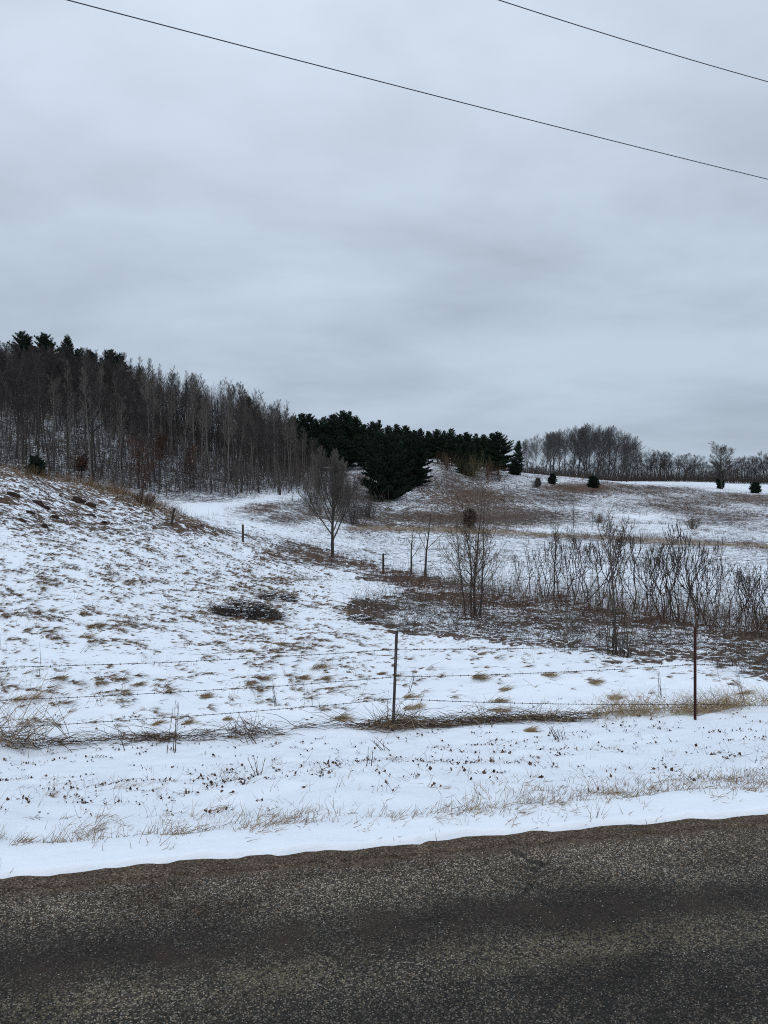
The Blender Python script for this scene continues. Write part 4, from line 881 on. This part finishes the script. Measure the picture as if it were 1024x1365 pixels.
# ---- earth clods on the eroded bank
for i, (px, py, w_, h_) in enumerate(((18, 662, 26, 8), (52, 672, 22, 6), (62, 678, 14, 5), (105, 668, 24, 7), (122, 676, 20, 8), (40, 684, 16, 5), (74, 690, 14, 4), (122, 688, 16, 5), (60, 702, 12, 5), (30, 695, 14, 4), (140, 698, 14, 4))):
    x, y, z = at(px, py, 14); s_ = y / F; mb = MB(); r = np.random.default_rng(900 + i); nu, nv = 12, 7; V = []
    for a in range(nv):
        for b in range(nu):
            th, ph = math.pi * a / (nv - 1), 6.283 * b / nu; k = r.uniform(.6, 1.25); V.append((math.sin(th) * math.cos(ph) * w_ * s_ * .5 * k, math.sin(th) * math.sin(ph) * w_ * s_ * .3 * k, math.cos(th) * h_ * s_ * .6 * k))
    mb.add(V, q=[[a * nu + b, a * nu + (b + 1) % nu, (a + 1) * nu + (b + 1) % nu, (a + 1) * nu + b] for a in range(nv - 1) for b in range(nu)])
    o = link('earth_clod', mb.mesh('earth_clod'), M['soil'], None, (x, y, z)); o.rotation_euler = (0, .35, -.3)
    tag(o, 'dark bare earth clod breaking through the snow on the left bank', 'earth clod', 'earth clods on the eroded bank')

# ---- far fence posts
for px, py, pyt, lean, lab in ((511, 762, 738, 0, 'short weathered wooden post in the brown strip left of the twin small trees'), (324, 722, 700, 0, 'short wooden post beside the snowy track in front of the forest'), (229, 699, 677, .18, 'leaning wooden post at the lower end of the bank crest')):
    x, y, z = at(px, py, 20); h_ = (py - pyt) * y / F; mb = MB(); Pz = [(0, 0, -.3), (lean * h_ * .3, 0, h_ * .4), (lean * h_ * 1., 0, h_), ]; mb.tubes([Pz], [[.075, .07, .065]], 7)
    o_ = mb.n; mb.add([(lean * h_, 0, h_ + .015)] + [(lean * h_ + .065 * math.cos(k * .8976), .065 * math.sin(k * .8976), h_) for k in range(7)], t=[[0, 1 + k, 1 + (k + 1) % 7] for k in range(7)])
    tag(link('fence_post', mb.mesh('fence_post'), M['wood'], None, (x, y, z)), lab, 'fence post', 'old wooden posts at the back of the field')

# ------------------------------------------------------------------ conifers
pines = [conifer(600 + i, 12, [3.1, 2.7, 3.4, 2.5][i], [.12, .08, .14, .06][i], tuft=.34) for i in range(4)]
full = [conifer(650 + i, 8, [3.9, 3.6][i], .0, 'pine', 'needle2', 1.7, .25, prof=lambda t: (.88 + .2 * min(1, t * 6)) * (1 - t ** 3.0) ** .9 * .92 + .14, nw=.045) for i in range(2)]
small = [conifer(680 + i, 2.2, .8, .02, 'spruce', 'needle2', 1.5, .16, prof=lambda t: (.6 + 1.2 * min(t, .35)) * (1 - t) ** .45 * 1.2, nw=.03) for i in range(2)]
def con(kind, px, Y, ptop, hproto, lab, grp=None, wide=1., nm='pine_tree', cat='pine tree', dz=0):
    x, y, z = at_depth(px, Y); top = pxw(px, ptop, Y)[2]; s_ = (top - z) / hproto
    return place(nm, kind, (x, y, z - .05 - dz), lab, cat, grp, sc=(s_ * wide, s_ * wide, s_))
con(full[0], 515, 101, 585, 8, 'broad dark evergreen reaching the ground, front one beside the lone grey tree', wide=.80, nm='evergreen_tree', cat='evergreen')
con(full[1], 549, 112, 583, 8, 'broad dark evergreen just behind and right of the front one', wide=.80, nm='evergreen_tree', cat='evergreen')
con(full[1], 622, 138, 592, 8, 'dark rounded evergreen behind the olive willow brush on the knoll', wide=.75, nm='evergreen_tree', cat='evergreen')
row = [(392, 556), (402, 552), (412, 553), (422, 560), (432, 557), (444, 553), (458, 549), (466, 550), (474, 556), (485, 566), (497, 563), (505, 561), (518, 568), (529, 566), (540, 568), (552, 574), (560, 572), (571, 575), (583, 573),
       (592, 575), (602, 572), (612, 580), (622, 577), (634, 579), (645, 580), (655, 578)]
for i, (px, pyt) in enumerate(row):
    Y = 150 + 14 * ((i * 7) % 5) / 5; con(pines[i % 4], px, Y, pyt, 12, 'dark tufted pine in the dense pine row on the far rise', 'pines in the row on the far rise', wide=random.uniform(1.05, 1.3))
for i in range(22):
    px = 372 + i * 13.2 + random.uniform(-4, 4); con(pines[(i + 1) % 4], px, 170 + random.uniform(0, 18), 566 + .06 * (px - 380) + random.uniform(-2, 6), 12, 'dark tufted pine in the dense pine row on the far rise', 'pines in the row on the far rise', wide=1.1)
for i, px in enumerate((384, 396, 407, 419, 431, 442, 454, 466, 478, 488)):
    con(pines[(i + 2) % 4], px + random.uniform(-2, 2), 134 + 3 * (i % 3), 578 + (i * 5) % 9 - (6 if px < 400 else 0), 12, 'dark tufted pine in the dense pine row on the far rise', 'pines in the row on the far rise', wide=1.5)
con(pines[2], 664, 150, 577, 12, 'wide pine with upswept limbs ending the pine row at its right', wide=1.35)
con(pines[1], 691, 172, 588, 12, 'small ragged pine standing apart, left of the bare grove', wide=.9)
con(small[0], 686, 160, 615, 2.2, 'low dark evergreen under the ragged pine', wide=1.2, nm='evergreen_tree', cat='evergreen')
for px, pyt in ((34, 444), (62, 446), (92, 449), (108, 466), (122, 468), (150, 468), (163, 476)):
    con(pines[px % 4], px, 152, pyt, 12, {34: 'leftmost dark pine standing above the forest skyline', 62: 'widest dark pine above the forest skyline, second from left', 92: 'pointed dark pine above the forest skyline, third from left', 108: 'low pine top just right of the pointed pine on the skyline', 122: 'ragged pine top among the bare crowns on the skyline',
        150: 'spreading pine top over the bare crowns right of the other skyline pines', 163: 'smallest pine top at the right end of the skyline pines'}[px], 'pines above the forest skyline', wide=.85 if px in (92,) else 1.1)
for px, Y, pyt in ((330, 150, 530), (345, 150, 548), (375, 150, 562), (270, 152, 528)):
    con(pines[px % 4], px, Y, pyt, 12, 'dark pine half hidden among the pale bare trees at the right of the forest', 'pines among the bare trees')
for px, py, w_, lab in ((717, 648, .55, 'tiny evergreen on the far slope, left of the two tiny ones below the bare grove'), (736, 645, .75, 'tiny evergreen on the far slope, right of the two tiny ones below the bare grove'), (791, 650, 1.05, 'squat dark evergreen bush below the bare grove'),
                     (1007, 657, 1.15, 'round dark evergreen bush on the slope near the right edge'), (48, 634, 0, 'small dark spruce at the forest foot behind the bank crest at left')):
    if px == 48:
        x, y, z = at_depth(px, 80); h_ = 2.6; 
        place('spruce_tree', small[0], (x, y, z), lab, 'spruce', sc=(1.15, 1.15, 1.15)); continue
    x, y, z = ground_at(px, py, ymin=60); place('evergreen_bush', small[px % 2], (x, y, z), lab, 'evergreen', 'small evergreens on the far slope', sc=(w_ * 1.3, w_ * 1.3, w_ * (1.15 if w_ < 1 else .95) * 1.))
# willow-like brush on the knoll
def bushy(seed, n_, h_, w_, mat, twn=8):
    mb = MB(); a = rng.uniform(0, 6.28, n_); s_ = rng.random(n_); P = blades(mb, np.cos(a) * s_ * w_ * .3, np.sin(a) * s_ * w_ * .3, np.full(n_, -.1), rng.uniform(.6, 1.1, n_) * h_, s_ * .45, a, np.full(n_, .016), K_=6, jit=.09)
    tw = MB(); i = np.repeat(np.arange(n_), twn); kx = rng.integers(1, 6, len(i)); b = P[i, kx]; blades(tw, b[:, 0], b[:, 1], b[:, 2], rng.uniform(.15, .4, len(i)) * h_, rng.uniform(.05, .5, len(i)), rng.uniform(0, 6.28, len(i)), np.full(len(i), .010), K_=4, jit=.12)
    return [('stems', mb.mesh('stems'), M[mat]), ('twigs', tw.mesh('twigs'), M[mat])]
M['olive'] = stem_mat('olive_twigs', [(0, (.06, .055, .028)), (1, (.15, .13, .07))])
for px, py, h_, w_, mt, lab in ((632, 640, 4.6, 3.6, 'olive', 'olive-yellow willow bush in front of the right end of the pine row'), (650, 640, 3.2, 3, 'redcane', 'reddish twiggy bush right of the olive-yellow willow'), (664, 642, 2.6, 3, 'redcane', 'low reddish bush below the wide end pine'),
                            (596, 628, 3, 3.5, 'redcane', 'dull reddish bush on the snowy crest left of the willow'), (155, 664, 2.6, 3.6, 'cane', 'round dark twiggy bush at the forest foot behind the bank crest'), (188, 672, .8, 2.2, 'redcane', 'reddish low bush at the lower end of the bank crest'),
                            (800, 697, 1.2, 2, 'tantwig', 'small pale bush on the lower far slope'), (923, 705, 1.6, 1.6, 'tantwig', 'small tan bush above the snowy strip at right'), (735, 645, 0, 0, None, None), (716, 650, 1.6, 1.6, 'twig', 'grey leafless bush beside the tiny evergreens'), (472, 700, 3.6, 4, 'twig', 'wide grey bare bush between the lone grey tree and the broad evergreen'), (492, 690, 2.4, 3, 'twig', 'low bare bush right under the broad evergreen'), (420, 672, 3.2, 3, 'tantwig', 'pale bare bush behind the lone grey tree, on its left'), (452, 672, 3.4, 4, 'twig', 'bare bush half hidden behind the crown of the lone grey tree')):
    if mt is None: continue
    x, y, z = ground_at(px, py, ymin=56 if px != 188 else 30); place('bush', bushy(0, 60, h_, w_, mt, 10), (x, y, z), lab, 'bush')

# ------------------------------------------------------------------ the wooded hill
asp = [aspen(700 + i, 13) for i in range(4)]; dk = [aspen(720 + i, 13, False) for i in range(3)]; hw = [hardwood(740 + i, 12, mat=('bark', 'darktwig'), low=.4, ratio=.32) for i in range(4)]; HR = {id(k): real_h(k) for k in asp + dk + hw}
cnt = 0; r = np.random.default_rng(77); pts = []
tries = 0
def top_limit(px):   # where the skyline of the wood runs
    return np.interp(px, [-80, 0, 100, 170, 230, 300, 350, 385, 420], [440, 452, 462, 472, 484, 500, 514, 536, 588])
while len(pts) < 272 and tries < 60000:
    tries += 1; px = r.uniform(-60, 425); Y = r.uniform(80, 162) if px < 330 else r.uniform(92, 150)
    lo = np.interp(px, [-60, 0, 100, 200, 300, 400], [80, 80, 80, 84, 88, 94])
    if Y < lo: continue
    X = (px - 512) / F * Y
    if any((X - a) ** 2 + (Y - b) ** 2 < 4.0 for a, b, *_ in pts): continue
    z = float(height(np.array([X]), np.array([Y]))[0]); pts.append((X, Y, z, px))
for i, (X, Y, z, px) in enumerate(pts):
    pb = .8 if px > 190 else (.5 if px > 60 and Y < 115 else .1); kind = asp if r.random() < pb else (dk if r.random() < .45 else hw); nm = 'pale' if kind is asp else 'dark'
    maxh = pxw(px, top_limit(px) + r.uniform(-4, 14), Y)[2] - z; h_ = min(r.uniform(9.5, 14.5) if px < 330 else r.uniform(9, 13), maxh)
    if h_ < 4: h_ = 4.
    k = kind[r.integers(0, len(kind))]; s_ = h_ / HR[id(k)]
    tr_ = place('bare_tree', k, (X, Y, z), 'pale slender bare tree in the wood on the left hill' if nm == 'pale' else 'dark bare tree in the wood on the left hill', 'tree', 'bare trees in the wood on the left hill', rz=r.uniform(0, 6.28), sc=(s_ * r.uniform(.8, 1.2), s_ * r.uniform(.8, 1.2), s_)); tr_.rotation_euler = (r.normal(0, .035), r.normal(0, .05), r.uniform(0, 6.28))
# one pale crooked tree that stands out
x, y, z = at_depth(72, 86); place('bare_tree', hardwood(790, 13, .55, .55, ('palebark', 'paletwig'), .3, .014), (x, y, z), 'pale tree with fanned upper limbs standing out against the dark left wood', 'tree', rz=2.6, sc=(.85, .85, .82))
# understory: saplings and brush too many to count
mb = MB(); q = 6600; px = rng.uniform(-80, 430, q); Y = 79 + (rng.random(q) ** 1.4) * 70; X = (px - 512) / F * Y; Z = height(X, Y); ok = Y > np.interp(px, [-60, 200, 300, 400], [79, 84, 88, 95]); X, Y, Z = X[ok], Y[ok], Z[ok]; q = len(X)
P = blades(mb, X, Y, Z - .1, rng.uniform(1.0, 5.5, q), rng.uniform(0, .12, q), rng.uniform(0, 6.28, q), rng.uniform(.012, .035, q), K_=5, jit=.06)
i = np.repeat(np.arange(q), 7); b = P[i, rng.integers(1, 5, len(i))]; blades(mb, b[:, 0], b[:, 1], b[:, 2], rng.uniform(.4, 1.3, len(i)), rng.uniform(.2, .75, len(i)), rng.uniform(0, 6.28, len(i)), np.full(len(i), .011), K_=3, jit=.15)
tag(link('understory', mb.mesh('understory'), M['twig']), 'thin saplings and undergrowth filling the wood on the left hill', 'undergrowth', kind='stuff')
mb = MB(); q = 2600; px = rng.uniform(-80, 400, q); Y = rng.uniform(112, 165, q); X = (px - 512) / F * Y; Z = height(X, Y)
hm = np.clip((655 - top_limit(px)) / F * Y + CAM_H - Z - 2.5, 1.5, 10) * rng.uniform(.6, 1.0, q)
P = blades(mb, X, Y, Z - .1, hm, rng.uniform(0, .06, q), rng.uniform(0, 6.28, q), rng.uniform(.03, .07, q), K_=6, jit=.04)
i = np.repeat(np.arange(q), 16); b = P[i, rng.integers(2, 6, len(i))] + rng.normal(0, .3, (len(i), 3)); blades(mb, b[:, 0], b[:, 1], b[:, 2], rng.uniform(.6, 2., len(i)), rng.uniform(.1, .55, len(i)), rng.uniform(0, 6.28, len(i)), np.full(len(i), .015), K_=3, jit=.12)
tag(link('backwoods', mb.mesh('backwoods'), M['darktwig']), 'dark depth of the wood, thin trees behind the nearer ones on the left hill', 'woodland', kind='stuff')
# oaks that keep russet leaves
def russet(seed, h_):
    pr_ = hardwood(seed, h_, .7, .25); mb = MB(); r = np.random.default_rng(seed); n_ = 1900; c = (r.normal(0, 1, (26, 3)) * np.array([.5, .5, .55]))[r.integers(0, 26, n_)] * np.array([h_ * .24, h_ * .24, h_ * .40]) + r.normal(0, h_ * .055, (n_, 3)) + np.array([0, 0, h_ * .58]); dd = nrm(r.normal(0, 1, (n_, 3))) * .10; d2 = nrm(r.normal(0, 1, (n_, 3))) * .08
    mb.tris(np.stack([c - dd, c + dd, c + d2], 1), r.random(n_)); return pr_ + [('leaves', mb.mesh('leaves'), M['russet'])]
for i, (px, Y, h_, lab) in enumerate(((190, 84, 6.5, 'russet-leaved oak at the foot of the wood, the biggest and nearest of the rusty ones'), (254, 92, 5., 'russet-leaved young oak right of the biggest rusty oak'), (108, 83, 3.2, 'small rusty-leaved shrub low in the left wood'), (212, 96, 5.5, 'russet oak half hidden behind the biggest rusty oak'))):
    x, y, z = at_depth(px, Y); place('oak_tree', russet(800 + i, h_), (x, y, z), lab, 'oak tree')

# ------------------------------------------------------------------ bare grove on the ridge and the far tree line
gv = [vase(820 + i, 14, R([26, 32, 24, 30][i]), ('bark', 'greytwig')) for i in range(4)]; GR = [real_h(k) for k in gv]
for i, (px, top, ln) in enumerate(((704, 585, -.10), (716, 578, -.04), (727, 577, 0), (737, 571, 0), (745, 574, .0), (754, 569, .0), (763, 567, 0), (771, 566, 0), (779, 564, 0), (787, 564, 0), (795, 566, 0), (803, 569, 0), (810, 567, .05), (819, 571, .08), (828, 577, .12), (835, 584, .2), (733, 575, 0), (783, 568, .0), (824, 580, .16))):
    Y = 186 + (i * 5) % 9; x, y, z = at_depth(px, Y); h_ = pxw(px, top, Y)[2] - z; s_ = h_ / GR[i % 4]
    t = place('bare_tree', gv[i % 4], (x, y, z), 'tall bare tree of the rounded grove on the ridge', 'tree', 'bare trees of the rounded grove on the ridge', sc=(s_ * 1.35, s_ * 1.35, s_)); 
    t.rotation_euler = (0, ln, 0); 
    t['label'] = {0: 'leftmost tall bare tree of the rounded ridge grove', 15: 'rightmost leaning bare tree of the rounded ridge grove'}.get(i, t['label'])
x, y, z = at_depth(962, 184); h_ = pxw(962, 589, 184)[2] - z
rt = round_tree(850); place('bare_tree', rt, (x, y, z), 'solitary round-crowned bare tree on the ridge near the right edge', 'tree', sc=(h_ / real_h(rt) * 1.2, h_ / real_h(rt) * 1.2, h_ / real_h(rt)))
con(small[1], 960, 186, 630, 2.2, 'dark evergreen hiding behind the solitary round-crowned tree', wide=.6, nm='evergreen_tree', cat='evergreen')
ft = [hardwood(860 + i, 11, .9, .2, ('bark', 'darktwig'), .42, .016) for i in range(4)]; FR = [real_h(k) for k in ft]
fm = {nm: MB() for nm in ('trunk', 'crown')}; i = 0; px = 690.
def grab(me):
    n_ = len(me.vertices); a = np.empty(n_ * 3, np.float32); me.vertices.foreach_get('co', a); l = np.empty(len(me.loops), np.int32); me.loops.foreach_get('vertex_index', l)
    w_ = np.empty(n_, np.float32); me.attributes['rnd'].data.foreach_get('value', w_); return a.reshape(-1, 3), l.reshape(-1, 4), w_
fd = [[(nm, grab(me)) for nm, me, _ in k] for k in ft]
while px < 1075:
    Y = 262 + r.uniform(0, 30); top = np.interp(px, [690, 840, 875, 900, 930, 945, 985, 1024, 1075], [616, 608, 601, 605, 604, 617, 609, 603, 603]) + r.uniform(-3, 8)
    x, y, z = at_depth(px, Y); s_ = (pxw(px, top, Y)[2] - z) / FR[i % 4]; az = r.uniform(0, 6.28); ca, sa = math.cos(az), math.sin(az)
    for nm, (vv, qq, aa) in fd[i % 4]:
        vx = (vv[:, 0] * ca - vv[:, 1] * sa) * s_ * 1.3 + x; vy = (vv[:, 0] * sa + vv[:, 1] * ca) * s_ * 1.3 + y; fm[nm].add(np.stack([vx, vy, vv[:, 2] * s_ + z], -1), q=qq, a=aa)
    px += r.uniform(2.8, 5.4); i += 1
ff = link('tree_line', fm['crown'].mesh('tree_line'), M['darktwig']); tag(ff, 'distant dark line of bare trees along the skyline behind the ridge', 'tree line', kind='stuff')
ft_ = link('tree_line_trunks', fm['trunk'].mesh('trunks'), M['bark'], ff)
mb = MB(); q = 9000; px = rng.uniform(660, 1100, q); Y = rng.uniform(256, 296, q); X = (px - 512) / F * Y; Z = height(X, Y)
blades(mb, X, Y, Z - .1, rng.uniform(2.0, 4.6, q), rng.uniform(0, .3, q), rng.uniform(0, 6.28, q), rng.uniform(.03, .06, q), K_=3, jit=.1, a=rng.random(q) * .5)
tag(link('hedgerow', mb.mesh('hedgerow'), M['cane']), 'dense dark undergrowth at the foot of the distant tree line', 'undergrowth', kind='stuff')

# ------------------------------------------------------------------ light and sky
w = bpy.data.worlds.new('World'); scene.world = w; w.use_nodes = True; nt = w.node_tree; nt.nodes.clear(); g = N(nt)
out = g.node('ShaderNodeOutputWorld'); bg = g.node('ShaderNodeBackground'); g.link(bg.outputs[0], out.inputs[0])
sky = g.node('ShaderNodeTexSky', sky_type='NISHITA'); sky.sun_disc = False; sky.sun_elevation = R(24); sky.sun_rotation = R(200); sky.dust_density = 3
tc = g.node('ShaderNodeTexCoord').outputs['Generated']; sx = g.node('ShaderNodeSeparateXYZ'); g.link(tc, sx.inputs[0])
zc = g.math('MAXIMUM', sx.outputs[2], 0.0); zz = g.math('ADD', zc, .22)
cx = g.node('ShaderNodeCombineXYZ'); g.link(g.math('DIVIDE', sx.outputs[0], zz), cx.inputs[0]); g.link(g.math('DIVIDE', sx.outputs[1], zz), cx.inputs[1])
cl = g.noise(g.mapping(cx.outputs[0], (.7, .95, 1), (0, 0, R(-12))), 1.5, 6, .52, .15)
cl2 = g.noise(g.mapping(cx.outputs[0], (.25, .7, 1), (0, 0, R(5))), .8, 3, .5, .2)
cc = g.math('ADD', g.math('MULTIPLY', cl, .55), g.math('MULTIPLY', cl2, .45))
lum0 = g.rng(cc, .36, .62, .78, 1.08, True)
d2 = g.node('ShaderNodeVectorMath', operation='DISTANCE'); ms = g.mapping(tc, (1, 1, 2.2), (0, 0, 0)); g.link(ms, d2.inputs[0]); d2.inputs[1].default_value = (.33, .87, .62)
bank = g.math('MULTIPLY', g.rng(d2.outputs['Value'], 0, .42, 1, 0, True), g.rng(cl, .35, .6, 1, .45))
lum = g.math('MULTIPLY', lum0, g.math('SUBTRACT', 1.0, g.math('MULTIPLY', bank, .24)))
grad = g.rng(zc, 0, 1, .58, 1.22)
tot = g.math('MULTIPLY', lum, grad)
tintc = g.mix(g.rng(zc, 0, .6), (.765, .925, 1.125, 1), (.835, .945, 1.085, 1))
vm = g.node('ShaderNodeVectorMath', operation='SCALE'); g.link(tintc, vm.inputs[0]); g.link(tot, vm.inputs[3])
sc_ = g.node('ShaderNodeVectorMath', operation='SCALE'); g.link(vm.outputs[0], sc_.inputs[0]); sc_.inputs[3].default_value = 9.0
fin = g.mix(.92, sky.outputs[0], sc_.outputs[0]); g.link(fin, bg.inputs[0]); bg.inputs[1].default_value = .1
sd = bpy.data.lights.new('sun', 'SUN'); sd.energy = .5; sd.angle = R(70); sd.color = (1, .98, .95); so = bpy.data.objects.new('sun', sd); COL.objects.link(so)
so.rotation_euler = (R(66), 0, R(-20))
scene.view_settings.view_transform = 'Standard'; scene.view_settings.look = 'None'; scene.view_settings.exposure = 0.1; scene.view_settings.gamma = 1
scene.cycles.use_denoising = False; scene.cycles.filter_width = 1.05; scene.cycles.max_bounces = 5; scene.cycles.diffuse_bounces = 3; scene.cycles.glossy_bounces = 1; scene.cycles.transmission_bounces = 1
